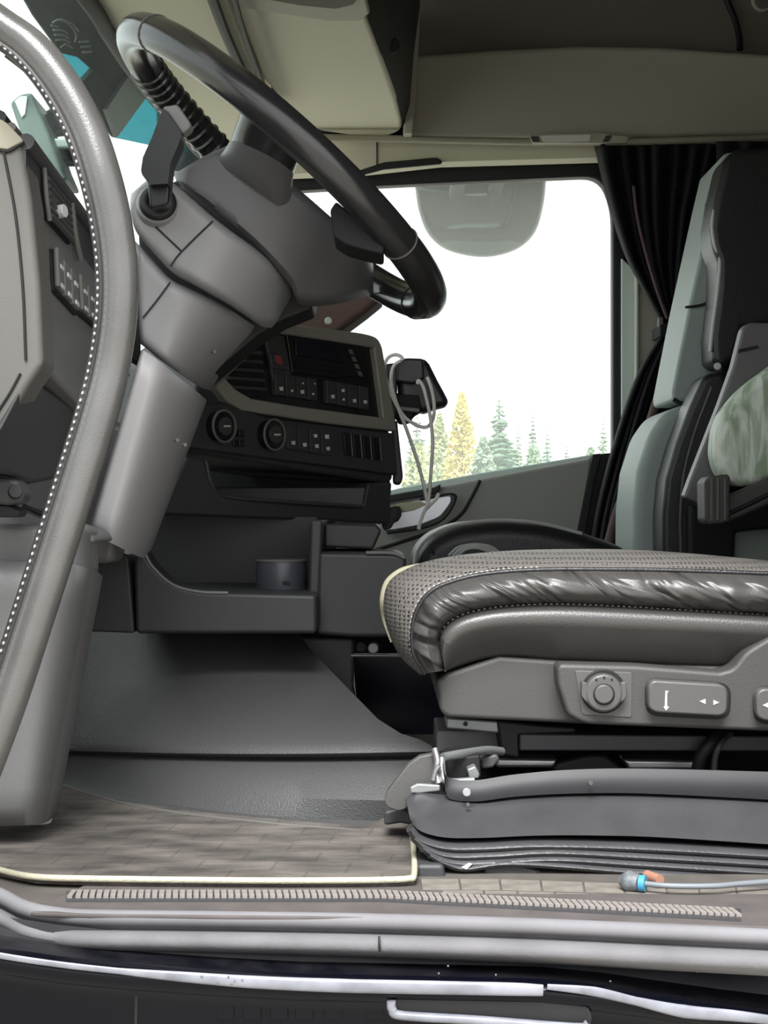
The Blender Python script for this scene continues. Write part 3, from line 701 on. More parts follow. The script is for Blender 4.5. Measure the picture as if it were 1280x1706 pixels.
for deg in range(112, 166, 4):
    a = math.radians(deg); T = (-U*math.sin(a)+V*math.cos(a))
    ringo('grip_ridge', rimpt(deg), T, rim_r-0.0005, 0.0028, 'rim_leather', wh, n=18, res=6)
sheet2('hub_shroud', [(290,290),(330,266),(366,248),(400,240),(440,268),(482,302),(520,334),(552,362),(584,388),(612,412),(622,440)], [(292,298),(318,318),(345,340),(372,364),(400,386),(428,411),(456,440),(482,470),(500,500),(560,498),(622,482)], 1.56, 0.20, 0.32, 'hub_grey', wh, edge=0.012, t=0.04)
def ell(px, py, d, rx, ryy, tilt=0.0, n=28):
    c = at(px,py,d); out_ = []
    for i in range(n):
        a = 2*PI*i/n; x = math.cos(a)*rx
        out_.append(c+Vector((x*math.cos(tilt), math.sin(a)*ryy, x*math.sin(tilt))))
    return out_
loft('spoke', [ell(420,322,1.60,0.046,0.05,-0.6), ell(424,300,1.575,0.042,0.045,-0.5), ell(430,282,1.558,0.038,0.04,-0.45), ell(436,264,1.54,0.035,0.037,-0.45)], 'hub_grey', wh)
loft('spoke_wrap', [ell(436,265,1.54,0.0345,0.0365,-0.45), ell(442,248,1.53,0.0345,0.0365,-0.45), ell(450,225,1.51,0.034,0.035,-0.5), ell(462,196,1.48,0.036,0.03,-0.6), ell(468,186,1.465,0.03,0.018,-0.62)], 'rim_leather', wh)
slab('spoke', [(550,350),(560,335),(640,400),(640,424,8),(612,418,8),(576,408,8),(556,394)], 1.50, 0.07, 'black_matte', wh, bevel=0.012)  # shadow on this spoke is put into its matte black
slab('spoke', [(330,262),(420,250),(560,372),(520,420)], 1.76, 0.05, 'rim_leather', wh, bevel=0.01)

# ================================================================== centre console
con = empty('centre_console', 'angled dark centre console with radio, dials and switch rows', 'console', loc=at(480,860,2.05))
CP = Pl(at(340,650,1.92), at(650,650,2.20), at(340,760,1.92))
cn = CP.n if CP.n.y < 0 else -CP.n
def cslab(name, poly, m, parent, lift, t, bevel=0.0015):
    fr = [CP.hit(*p)+cn*lift for p in rnd(poly)]
    return prism(name, fr, -cn*t, m, parent, bevel=bevel)
cslab('console_body', [(345,600),(400,552),(458,540),(608,562,12),(630,578,10),(656,720),(662,800),(648,806),(310,752),(322,700)], 'console_dark', con, -0.006, 0.16, 0.006)
cslab('trim_frame', [(456,538),(600,556,14),(622,562,14),(630,576,8),(655,719),(538,706),(445,692),(398,684),(371,668),(350,640),(361,622),(385,648),(412,664),(494,678),(632,696),(617,580),(459,556)], 'console_frame', con, 0.008, 0.02, 0.003)
cslab('face_plate', [(392,572),(456,552),(616,578),(632,697),(494,680),(410,666),(372,630)], 'black_gloss', con, 0.0, 0.01, 0.001)
cv = cslab('air_vent', [(374,610),(398,572),(430,570),(442,664),(412,660),(386,645)], 'black_matte', con, 0.002, 0.008)
for k in range(5):
    cslab('slat', [(388-4*k+ (10 if k == 4 else 0),582+15*k),(430+2*k,586+15*k),(431+2*k,592+15*k),(386-4*k+(12 if k == 4 else 0),588+15*k)], 'console_dark', cv, 0.007, 0.006, 0.001)
disc('vent_knob', CP.hit(412,570)+cn*0.012, cn, 0.008, 0.012, 'console_frame', con, n=14, bevel=0.002)
cb = cslab('button_column', [(438,556),(470,560),(486,640),(452,636)], 'console_dark', con, 0.004, 0.008)
cslab('warning_switch', [(442,588),(468,592),(472,618),(446,614)], 'console_dark', cb, 0.008, 0.006)
cslab('red_icon', [(450,592),(460,594),(463,608),(453,606)], 'icon_red', cb, 0.0086, 0.002, 0)
ra = cslab('radio', [(474,556),(606,576),(612,630),(484,622)], 'black_gloss', con, 0.004, 0.01)
cslab('radio_display', [(487,562),(554,572),(568,606),(488,592)], 'screen', ra, 0.006, 0.004)
for k in range(3):
    cslab('radio_slot', [(489,598+9*k),(566,608+9*k),(567,613+9*k),(489,603+9*k)], 'screen', ra, 0.006, 0.004, 0.0005)
for k in range(4):
    cslab('radio_mark', [(576+5*k,582+12*k),(582+5*k,583+12*k),(586+5*k,592+12*k),(579+5*k,590+12*k)], 'dash_light', ra, 0.0056, 0.003, 0.0005)
def csw(x0, y0, n_, w, h, dy, icons):
    for k in range(n_):
        x = x0+w*k; y = y0+dy*k
        b = cslab('switch', [(x,y),(x+w-2.5,y+dy*0.85),(x+w-1,y+h+dy*0.85),(x+1.5,y+h)], 'console_dark', con, 0.007, 0.008, 0.001)
        for (ix, iy, s_) in icons[k]:
            cslab('switch_icon', [(x+ix-s_,y+iy-s_*0.8),(x+ix+s_,y+iy-s_),(x+ix+s_,y+iy+s_),(x+ix-s_*0.6,y+iy+s_*0.9)], 'icon_white', b, 0.0074, 0.002, 0)
csw(452,622,4,18,36,2.6,[[(10,26,3.2)],[(10,27,2)],[(9,26,3),(10,12,1.4)],[(9,27,1.8),(12,10,1.2)]])
csw(538,634,4,18,38,3.0,[[(10,27,3)],[(9,14,2.6),(10,29,1.8)],[(10,28,3)],[(10,27,3)]])
lb = cslab('lower_band', [(322,678),(371,672),(445,696),(655,722),(660,792),(312,746)], 'console_dark', con, 0.004, 0.02, 0.003)
for (x, y, r) in ((357,711,0.0185),(441,725,0.0185)):
    c = CP.hit(x,y)
    dl = disc('dial', c+cn*0.018, cn, r, 0.016, 'black_gloss', con, n=32, bevel=0.003)
    ringo('dial_ring', c+cn*0.018, cn, r*1.05, 0.0017, 'dash_light', dl, n=36, res=6)
    disc('dial_cap', c+cn*0.021, cn, r*0.62, 0.004, 'console_dark', dl, n=24, bevel=0.001)
    tube('dial_mark', [c+cn*0.0215+(CP.hit(x-4,y)-c), c+cn*0.0215+(CP.hit(x+6,y)-c)], 0.0012, 'icon_white', dl, n=1, res=5)
for k in range(4):
    cslab('climate_key', [(382+10*(k % 2),716+16*(k//2)),(390+10*(k % 2),717+16*(k//2)),(391+10*(k % 2),729+16*(k//2)),(383+10*(k % 2),728+16*(k//2))], 'black_gloss', con, 0.007, 0.006, 0.001)
csw(472,706,4,19,42,3.2,[[(10,32,3.2)],[(10,32,3.2)],[(9,14,3),(11,31,3.2)],[(9,12,3.6),(11,32,3)]])
for k in range(4):
    x = 566+16*k; y = 720+2.6*k
    cslab('blank_switch', [(x,y),(x+12,y+2),(x+15,y+40),(x+4,y+38)], 'black_gloss', con, 0.007, 0.008, 0.001)
    cslab('switch_edge', [(x+12.5,y+2),(x+14,y+2.2),(x+17,y+40),(x+15.5,y+40)], 'console_frame', con, 0.006, 0.006, 0)
slab('side_plate', [(652,700),(662,700),(672,795,6),(668,808,6),(655,806)], 2.23, 0.06, 'console_dark', con, bevel=0.004)
ts = slab('tray', [(268,856),(311,762),(341,767),(352,809,8),(374,829,12),(600,846),(606,843),(614,805),(654,803),(650,873),(545,868)], Pl(at(340,800,1.90), at(650,800,2.16), at(340,860,1.90)), (-0.03,0.05,0), 'console_dark', con, bevel=0.004)
slab('tray_floor', [(330,812),(610,812),(604,848),(374,832)], 2.12, 0.04, 'shelf_grey', con, bevel=0.002)
slab('tray_back', [(300,740),(650,770),(650,850),(300,850)], 2.22, 0.03, 'black_matte', con, bevel=0)
ptube('tray_lip', [(343,768,1.905),(353,807,1.91),(376,827,1.93),(480,836,2.0),(602,844,2.11)], 0.0024, 'dash_dark', con)
slab('tray_hinge', [(645,846),(662,842,3),(664,858,3),(652,880),(640,884,3),(636,874)], 2.18, 0.02, 'rubber_black', con, bevel=0.002)
disc('antenna_base', at(547,534,2.05), (0,-1,0), 0.005, 0.01, 'piping_pale', con, n=10, bevel=0.001)
slab('top_pad', [(455,552),(480,512),(540,488,10),(600,487),(642,494),(610,520),(575,546),(560,560)], 2.25, 0.10, 'brown_cloth', con, bevel=0.01)

# lower storage pocket
sh = empty('storage_pocket', 'dark open storage pocket under the console with a curved lip', 'storage pocket', loc=at(350,1060,1.8))
slab('front_lip', [(222,926),(238,916),(252,942,16),(286,974,24),(330,986,20),(528,991),(528,1056),(226,1056)], 1.74, 0.06, 'shelf_grey', sh, bevel=0.005)
slab('side_lip', [(144,1052),(160,925),(168,905,6),(214,925),(224,1055)], 1.742, 0.06, 'shelf_grey', sh, bevel=0.004)
ptube('lip_edge', [(240,918,1.741),(254,944,1.741),(288,974,1.741),(332,986,1.741),(380,988,1.741)], 0.002, 'dash_grey', sh)
slab('back_wall', [(200,856),(528,862),(528,1000),(200,1000)], 2.02, 0.04, 'shelf_grey', sh, bevel=0.0)
slab('pocket_floor', [(200,984),(528,986),(528,1000),(200,1000)], 1.80, 0.24, 'shelf_grey', sh, bevel=0)
slab('partition', [(517,866),(538,866),(532,995),(514,995)], 1.80, 0.22, 'shelf_grey', sh, bevel=0.004)
slab('side_box', [(530,920),(664,922,10),(678,930,8),(672,1000),(655,1062),(590,1062),(527,1057)], 1.80, 0.2, 'shelf_grey', sh, bevel=0.006)
ptube('box_edge', [(610,921,1.80),(655,922,1.80),(674,930,1.80)], 0.0024, 'dash_light', sh)
slab('glove_box', [(540,872),(628,874),(636,884),(622,916),(540,912)], 1.86, 0.2, 'shelf_grey', sh, bevel=0.004)
slab('bracket_leg', [(498,1062),(590,1064),(588,1150),(592,1170),(540,1150)], 1.93, 0.06, 'dash_grey', sh, bevel=0.004)
slab('under_panel', [(120,1036),(620,1040),(620,1062),(120,1060)], 1.96, 0.05, 'black_matte', sh, bevel=0)
for x in (602, 622):
    disc('bolt', at(x,1078+ (x-602)*0.1,1.85), (0,-1,0), 0.007, 0.02, 'steel_dull' if x > 610 else 'rubber_black', sh, n=12, bevel=0.002)
ptube('bracket_rail', [(585,1092,1.85),(650,1092,1.85)], 0.002, 'steel_dull', sh)
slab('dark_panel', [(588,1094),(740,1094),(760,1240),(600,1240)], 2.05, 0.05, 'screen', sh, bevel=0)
cup = empty('cup', 'small grey metal cup standing in the storage pocket', 'cup', loc=at(468,990,1.87))
cc = at(469,990,1.87); hh = at(469,934,1.87).z-cc.z; r = 0.0305
def lathe(name, c, prof, m, parent, n=36, **k):
    rings = [[c+Vector((math.cos(2*PI*i/n)*rr, math.sin(2*PI*i/n)*rr, z)) for i in range(n)] for rr, z in prof]
    return loft(name, rings, m, parent, **k)
lathe('cup_body', cc, [(r*0.94,0.0),(r,0.004),(r,hh-0.003),(r*0.97,hh),(r*0.9,hh),(r*0.88,hh*0.3)], 'cup_grey', cup, angle=40)
ringo('cup_rim', cc+Vector((0,0,hh)), (0,0,1), r*0.97, 0.0016, 'dash_light', cup, up=(1,0,0), n=36)
slab('cup_mark', [(471,968,1),(483,968,1),(483,974,1),(471,974,1)], 1.8385, 0.003, 'black_matte', cup, bevel=0)

# phone holder with cables
ph = empty('phone_holder', 'black plastic phone holder clamped to the side of the console', 'phone holder', loc=at(700,700,2.3))
slab('cradle', [(660,612),(672,597,8),(708,597,6),(716,606),(730,634),(741,654),(751,674),(726,680),(700,690),(690,668),(664,664)], 2.30, 0.06, 'holder_black', ph, bevel=0.01, seg=4)
slab('hood', [(660,600,8),(676,596,8),(706,597,6),(708,630),(690,640),(660,636)], 2.285, 0.06, 'holder_black', ph, bevel=0.012, seg=4)
slab('clamp', [(656,655),(704,652),(706,684),(690,692),(684,704),(664,706),(657,690)], 2.30, 0.04, 'black_matte', ph, bevel=0.005)
slab('clamp_bar', [(664,676),(700,680),(700,688),(668,684)], 2.293, 0.01, 'dash_grey', ph, bevel=0.002)
slab('stem', [(642,606),(662,604),(662,690),(654,712),(650,700)], 2.29, 0.03, 'holder_black', ph, bevel=0.004)
def cable(label, pts, d):
    o = ptube('charging_cable', [(x,y,d) for x,y in pts], 0.0026, 'white_cable', res=8, n=6)
    tag(o, label, 'cable', group='white charging cables'); return o
cable('white cable looping in a wide curl around the phone holder', [(672,600),(668,594),(658,591),(646,597),(640,614),(646,640),(658,668),(672,692),(688,705),(706,712),(717,707),(723,692),(723,668),(718,644),(712,628)], 2.262)
cable('white cable running straight down from the holder to the door handle', [(668,601),(657,609),(652,628),(655,652),(664,680),(676,711),(688,745),(700,783),(708,817),(712,836)], 2.255)
cable('white cable hanging from the holder front down to its plug end', [(696,640),(698,634),(706,646),(713,674),(718,700),(721,739),(718,789),(714,835),(706,854),(700,871),(698,882)], 2.25)
cable('short white cable end slanting above the passenger door handle', [(732,822),(726,832),(716,842),(706,852)], 2.256)

# ================================================================== floor cover and mat
tun = empty('footwell_cover', 'large ribbed dark plastic cover over the footwell below the pocket', 'floor cover', loc=at(380,1390,1.5))
def lerp(a, b, t): return a+(b-a)*t
NC = 26
def trow(x0, y0, x1, y1, d0, d1, sag=0, floorrow=False):
    r = []
    for i in range(NC+1):
        t = i/NC; x = lerp(x0,x1,t); y = lerp(y0,y1,t)+sag*math.sin(PI*t)
        r.append(zplane(0.001).hit(x,y) if floorrow else at(x,y,lerp(d0,d1,t)-(0.05 if d0 < 1.78 else 0.02)*math.sin(PI*t)))
    return r
rows = [trow(120,1040,495,1050,1.92,1.90), trow(118,1075,520,1085,1.885,1.85), trow(112,1130,575,1142,1.83,1.76), trow(106,1190,630,1198,1.765,1.64), trow(102,1224,668,1222,1.725,1.57), trow(100,1240,700,1232,1.705,1.535,3), trow(99,1247,719,1242,1.70,1.515,4),
        trow(99,1250,719,1252,1.70,1.51,5), trow(98,1253,702,1262,1.722,1.53,6), trow(97,1260,690,1272,1.712,1.505,8), trow(96,1276,680,1292,1.70,1.475,8), trow(94,1292,664,1334,1.685,1.45,10), trow(90,1303,646,1368,0,0,16,True), trow(88,1308,640,1382,0,0,18,True)]
loft('cover', rows, 'tunnel_grey', tun, closed=False, angle=38)
ptube('cover_foot', [(92,1306,1.64),(150,1325,1.57),(220,1343,1.51),(330,1360,1.462),(480,1376,1.418),(600,1386,1.395)], 0.0025, 'dash_light', tun)
mt = empty('floor_mat', 'brownish grey worn floor mat with cream piping in the footwell', 'floor mat', loc=at(340,1420,1.3))
slab('mat_surface', [(-80,1362),(86,1362),(92,1302),(200,1334),(330,1352),(480,1366),(610,1376),(640,1362),(664,1344,8),(686,1376,8),(692,1462,4),(640,1465),(400,1466),(150,1463),(60,1460),(0,1448),(-80,1425)], zplane(0.006), (0,0,-0.006), 'mat_carpet', mt, bevel=0.002)
pp = [(-80,1428),(-30,1440),(10,1452),(60,1461),(150,1464),(400,1467),(560,1467),(640,1466),(680,1464),(690,1458),(690,1420),(686,1380)]
tube('piping', [zplane(0.006).hit(*p) for p in pp], 0.0026, 'mat_edge', mt, res=8)
tube('inner_piping', [zplane(0.006).hit(*p) for p in [(-60,1376),(40,1374),(76,1372),(84,1364)]], 0.0022, 'mat_edge', mt, res=6)
# ================================================================== driver seat
ds = empty('driver_seat', 'black leather driver seat on a bellows base with side controls', 'seat', loc=at(1000,1465,1.5))
def crv(pts, n=6): return [Vector((p.x,p.y,0)) for p in catmull([(x,y,0) for x,y in pts], n)]
cA = crv([(700,1124),(668,1095),(648,1055),(639,1015),(645,975),(670,952),(720,933),(800,921),(920,915),(1080,917),(1280,934),(1420,952)])
cB = crv([(709,1122),(690,1090),(687,1052),(696,1015),(722,983),(775,963),(839,953),(919,949),(1010,949),(1100,950),(1280,956),(1420,962)])
cC = crv([(741,1117),(733,1079),(735,1052),(754,1031),(786,1018),(839,1009),(919,1005),(1000,1007),(1078,1011),(1180,1017),(1280,1023),(1420,1030)])
cD = crv([(744,1118),(760,1112),(780,1105),(800,1099),(830,1094),(870,1094),(930,1100),(1000,1104),(1100,1108),(1200,1110),(1280,1112),(1420,1112)])
def mixc(a, b, t, d): return [at(p.x*(1-t)+q.x*t, p.y*(1-t)+q.y*t, d) for p, q in zip(a, b)]
A0 = mixc(cA, cB, 0, 1.48)
mid_ = at(1000,1015,1.48)
def sink(p, k):
    v = Vector((mid_.x-p.x, 0, mid_.z-p.z)); v.x *= 0.25 if p.z > mid_.z+0.03 else 1.0
    return p+v.normalized()*k
Atop = [[Vector((sink(p, -dz).x, y, sink(p, -dz).z)) for p in A0] for y, dz in ((1.79,-0.08),(1.74,-0.035),(1.67,-0.018),(1.59,-0.008),(1.53,-0.002))]
crow = Atop+[A0, mixc(cA,cB,0.12,1.452), mixc(cA,cB,0.35,1.43), mixc(cA,cB,0.7,1.412), mixc(cA,cB,0.95,1.406)]
loft('cushion_top', crow, 'cushion_perforated', ds, closed=False, angle=80)
loft('side_panel', [mixc(cB,cC,0,1.408), mixc(cB,cC,0.08,1.398), mixc(cB,cC,0.25,1.380), mixc(cB,cC,0.55,1.374), mixc(cB,cC,0.8,1.380), mixc(cB,cC,0.95,1.390), mixc(cB,cC,1.0,1.397)], 'cushion_leather', ds, closed=False, angle=80)
loft('lower_panel', [mixc(cC,cD,0,1.397), mixc(cC,cD,0.06,1.388), mixc(cC,cD,0.2,1.380), mixc(cC,cD,0.4,1.382), mixc(cC,cD,0.65,1.394), mixc(cC,cD,0.9,1.402), mixc(cC,cD,1.0,1.412)], 'cushion_smooth', ds, closed=False, angle=80)
tube('seam_cord', mixc(cB,cC,0.0,1.404), 0.0022, 'seat_black', ds, smooth_path=False, res=8)
dots('stitching', resample(mixc(cB,cC,-0.08,1.4075)[:42], 0.005), 0.0008, 'stitch_white', ds, length=1.8)
dots('stitching', resample(mixc(cB,cC,1.03,1.3945), 0.005), 0.0007, 'stitch_white', ds, length=1.8)
tube('front_edge', [at(*p) for p in ((652,1070,1.56),(641,1030,1.56),(640,1000,1.55),(648,972,1.55),(668,954,1.55),(690,945,1.55),(715,938,1.54))], [0.001,0.003,0.0045,0.005,0.0045,0.003,0.001], 'cream', ds, res=10)
slab('base_shell', [(727,1133),(745,1122),(832,1094),(930,1100),(1060,1106),(1300,1112),(1420,1060),(1420,1224),(1280,1216),(960,1206),(745,1196,8),(733,1185)], 1.405, 0.4, 'seat_shell', ds, bevel=0.006)
cp = slab('control_panel', [(928,1106,12),(1060,1109),(1200,1120,4),(1222,1114,10),(1243,1086,12),(1290,1058),(1420,1000),(1420,1226),(1280,1219),(975,1207,14),(946,1192,10),(930,1140)], 1.375, 0.05, 'seat_shell', ds, bevel=0.008, seg=4)
pd = 1.3745
slab('knob_plate', [(958,1117,4),(1054,1120,4),(1053,1196,4),(970,1191,6)], pd-0.0005, 0.004, 'switch_grey', cp, bevel=0.0008)
def pdisc(x, y, d, rpx, t, m, par, bevel=0.001, n=36): return disc('knob_ring', at(x,y,d), (0,-1,0), rpx/F*d, t, m, par, n=n, bevel=bevel)
kb = pdisc(1006,1152,pd-0.002,37,0.004,'rubber_black',cp); kb.name = 'knob_back_ring'  # plain black ring behind the knob, set slightly high
kk = pdisc(1007,1155,pd-0.012,32,0.014,'switch_grey',cp,0.003); kk.name = 'rotary_knob'
for sx in (-1, 1):
    slab('knob_ear', [(1007+sx*28,1138),(1007+sx*37,1136,3),(1007+sx*38,1160,3),(1007+sx*28,1172)], pd-0.011, 0.012, 'switch_grey', kk, bevel=0.0015)
o = pdisc(1007,1157,pd-0.0135,18,0.004,'rubber_black',kk); o.name = 'knob_groove'
o = pdisc(1007,1157,pd-0.016,16,0.006,'switch_grey',kk,0.0015); o.name = 'knob_cap'
for a in (60, 90, 120): slab('knob_mark', [(1007+26*math.cos(math.radians(a))-1.5,1155-26*math.sin(math.radians(a))-2),(1007+26*math.cos(math.radians(a))+1.5,1155-26*math.sin(math.radians(a))-2),(1007+26*math.cos(math.radians(a))+1.5,1155-26*math.sin(math.radians(a))+2),(1007+26*math.cos(math.radians(a))-1.5,1155-26*math.sin(math.radians(a))+2)], pd-0.0125, 0.001, 'rubber_black', kk, bevel=0)
def rocker(poly, poly2):
    slab('switch_surround', poly2, pd-0.001, 0.004, 'rubber_black', cp, bevel=0.0008)
    return slab('rocker_switch', poly, pd-0.014, 0.014, 'switch_grey', cp, bevel=0.0035, seg=4)
r1 = rocker([(1080,1143,10),(1088,1133,8),(1204,1140,10),(1214,1150,10),(1213,1186,10),(1202,1194,8),(1092,1188,10),(1081,1180,10)], [(1075,1142,12),(1086,1129,10),(1207,1137,12),(1219,1150,12),(1217,1190,12),(1202,1199,10),(1088,1193,12),(1076,1182,12)])
r2 = rocker([(1260,1156,10),(1270,1147,8),(1380,1152,10),(1390,1162,10),(1388,1200,10),(1378,1208,8),(1272,1201,10),(1261,1193,10)], [(1255,1155,12),(1267,1143,10),(1384,1148,12),(1396,1160,12),(1394,1204,12),(1380,1213,10),(1268,1206,12),(1256,1195,12)])
dI = pd-0.0146
slab('seat_symbol', [(1109,1151),(1114,1151),(1112,1156),(1112,1176),(1115,1178),(1110,1184),(1106,1178),(1108,1176)], dI, 0.001, 'icon_white', r1, bevel=0)
slab('arrow_symbol', [(1166,1168.5),(1176,1164.5),(1176,1173)], dI, 0.001, 'icon_white', r1, bevel=0)
slab('arrow_symbol', [(1199,1170.5),(1189,1166),(1189,1174.5)], dI, 0.001, 'icon_white', r1, bevel=0)
slab('arrow_symbol', [(1271,1175),(1282,1170),(1282,1180)], dI, 0.001, 'icon_white', r2, bevel=0)
# slide rails and frame below the seat pan
fr = slab('slide_frame', [(744,1196),(834,1202),(834,1222),(744,1214)], 1.46, 0.05, 'steel_dull', ds, bevel=0.002)
disc('frame_hole', at(776,1206,1.4585), (0,-1,0), 0.0022, 0.003, 'rubber_black', fr, n=10)
slab('frame_plate', [(728,1218),(835,1216),(838,1256),(790,1262),(728,1252)], 1.50, 0.1, 'dash_grey', ds, bevel=0.002)
slab('slide_block', [(828,1200),(900,1208),(960,1212),(960,1222),(866,1226),(866,1264),(836,1258)], 1.455, 0.08, 'rubber_black', ds, bevel=0.003)
slab('slide_rail', [(866,1223),(1420,1228),(1420,1252),(866,1251)], 1.45, 0.06, 'rail_dark', ds, bevel=0.002)
slab('cross_tube', [(826,1262),(932,1264),(932,1280),(826,1280)], 1.50, 0.03, 'steel', ds, bevel=0.004)
slab('cross_tube', [(1036,1264),(1164,1266),(1160,1284),(1048,1284)], 1.50, 0.03, 'steel', ds, bevel=0.004)
slab('scissor_arm', [(925,1270),(980,1256,10),(1010,1256,10),(1050,1290),(920,1290)], 1.49, 0.04, 'rubber_black', ds, bevel=0.005)
slab('inner_box', [(790,1190),(1420,1205),(1420,1330),(790,1310)], 1.66, 0.1, 'black_matte', ds, bevel=0)
ptube('wire_loom', [(1160,1300,1.44),(1168,1262,1.43),(1186,1236,1.43),(1204,1218,1.45)], 0.006, 'rubber_black', ds)
ptube('wire_loom', [(1190,1300,1.43),(1192,1262,1.425),(1202,1238,1.425),(1218,1222,1.45)], 0.0028, 'rail_dark', ds)
# bellows skirt of the suspension base
def band(name, top, bot, d0, d1, t, m, bul=0.008, par=ds):
    T = catmull([(x,y,0) for x,y in top], 6); B = catmull([(x,y,0) for x,y in bot], 6)
    R_ = []
    for k in range(7):
        f = k/6; d = d0+(d1-d0)*f-bul*math.sin(PI*f)
        R_.append([at(a.x*(1-f)+b.x*f, a.y*(1-f)+b.y*f, d) for a, b in zip(T, B)])
    back1 = [p+Vector((0,t,0)) for p in R_[-1]]; back0 = [p+Vector((0,t,-0.02)) for p in R_[0]]
    return loft(name, [back0]+R_+[back1], m, par, closed=False, angle=55)
band('bellows_bar', [(738,1268),(746,1294),(790,1300),(860,1290),(960,1282),(1100,1281),(1420,1290)], [(742,1318),(752,1332),(796,1335),(862,1327),(960,1322),(1100,1323),(1420,1340)], 1.318, 1.312, 0.03, 'bellows_bar', 0.002)
disc('rivet', at(778,1320,1.298), (0,-1,0.2), 0.0038, 0.004, 'steel_dull', ds, n=14, bevel=0.001)
disc('rivet', at(985,1305,1.303), (0,-1,0.2), 0.0022, 0.003, 'rail_dark', ds, n=12, bevel=0.0006)
disc('rivet', at(780,1341,1.294), (0,-1,0.2), 0.002, 0.003, 'rail_dark', ds, n=12, bevel=0.0006)
band('bellows_cover', [(676,1330),(700,1318),(752,1326),(800,1332),(862,1325),(960,1320),(1100,1321),(1420,1336)], [(684,1366),(700,1384),(740,1395),(800,1396),(900,1392),(1000,1392),(1120,1396),(1420,1416)], 1.322, 1.262, 0.08, 'bellows', 0.006)
lv = [[(684,1378),(700,1396),(740,1408),(800,1409),(900,1405),(1080,1410),(1420,1430)],
      [(690,1392),(712,1410),(750,1422),(820,1421),(920,1416),(1080,1424),(1420,1444)],
      [(704,1408),(728,1424),(764,1434),(830,1432),(930,1428),(1080,1437),(1420,1458)],
      [(716,1420),(742,1434),(776,1442),(840,1434),(930,1438),(1080,1450),(1420,1472)]]
for k, L_ in enumerate(lv):
    ptube('bellows_fold', [(x,y,1.272-0.001*k) for x,y in L_], 0.0045, 'bellows', ds, res=12, flat=3.0)
slab('bellows_core', [(705,1380),(1420,1400),(1420,1470),(900,1450),(760,1440),(720,1420)], 1.31, 0.35, 'black_matte', ds, bevel=0)
slab('base_plate', [(736,1440),(1420,1470),(1420,1480),(1000,1462),(736,1452)], 1.30, 0.4, 'black_matte', ds, bevel=0)
slab('base_bracket', [(752,1440),(812,1442),(808,1468),(750,1466)], 1.27, 0.04, 'rubber_black', ds, bevel=0.003)
slab('base_bracket', [(806,1438),(868,1442),(905,1452),(880,1468),(806,1468)], 1.262, 0.04, 'dash_dark', ds, bevel=0.003)
slab('clip', [(768,1446),(782,1438),(788,1440),(778,1450)], 1.255, 0.006, 'piping_pale', ds, bevel=0.001)
slab('base_step', [(694,1440),(740,1440),(744,1470),(694,1470)], 1.25, 0.05, 'dash_dark', ds, bevel=0.004)
# front corner hardware
fl = slab('corner_flap', [(640,1336,6),(646,1318),(664,1294),(682,1272),(700,1260),(722,1256,4),(729,1290),(726,1310),(700,1312),(690,1322),(678,1348,6),(664,1352,6),(646,1346)], 1.335, 0.012, 'seat_shell_dark', ds, bevel=0.003)
slab('flap_plate', [(683,1312),(696,1306),(734,1308),(734,1318),(700,1322),(684,1322)], 1.318, 0.006, 'steel_dull', fl, bevel=0.0015)
ptube('spring_clip', [(724,1246,1.33),(729,1268,1.328),(727,1290,1.326),(732,1306,1.322)], 0.0032, 'steel', fl)
ptube('spring_clip', [(722,1300,1.32),(726,1285,1.32),(732,1276,1.32)], 0.002, 'steel_dull', fl)
ptube('corner_frame', [(736,1262,1.33),(738,1290,1.325),(746,1302,1.322),(790,1300,1.325)], 0.003, 'steel_dull', ds)
ptube('corner_frame', [(738,1262,1.34),(770,1256,1.36),(812,1250,1.40),(836,1252,1.42)], 0.004, 'steel_dull', ds)
slab('corner_box', [(742,1264),(800,1258),(802,1296),(748,1300)], 1.36, 0.06, 'black_matte', ds, bevel=0.002)
slab('lug', [(778,1282,4),(792,1276,4),(800,1290),(798,1298),(782,1298)], 1.345, 0.02, 'steel_dull', ds, bevel=0.002)
slab('lug', [(800,1262),(828,1256),(834,1266),(822,1280),(802,1282)], 1.40, 0.03, 'seat_shell', ds, bevel=0.003)
slab('top_step', [(640,1352),(666,1346),(688,1352),(690,1376),(668,1372),(640,1376)], 1.36, 0.03, 'rail_dark', ds, bevel=0.003)

hs = empty('air_hose', 'thin grey hose with a blue collar lying on the floor by the seat base', 'hose', loc=at(1060,1475,1.20))
zz = 0.008
def fl_at(x, y): return zplane(zz).hit(x, y)
tube('hose', [fl_at(1072,1472), fl_at(1120,1476), fl_at(1190,1476), fl_at(1240,1472), fl_at(1330,1466), fl_at(1420,1464)], 0.0022, 'hose_grey', hs)
tube('collar', [fl_at(1066,1471), fl_at(1076,1472)], 0.0062, 'connector_blue', hs, n=1, res=14)
tube('connector', [fl_at(1034,1466), fl_at(1048,1468), fl_at(1066,1471)], [0.004,0.0085,0.006], 'connector_grey', hs, n=3, res=12)
tube('fitting', [fl_at(1078,1458), fl_at(1100,1466)], 0.004, 'copper', hs, n=1, res=10)

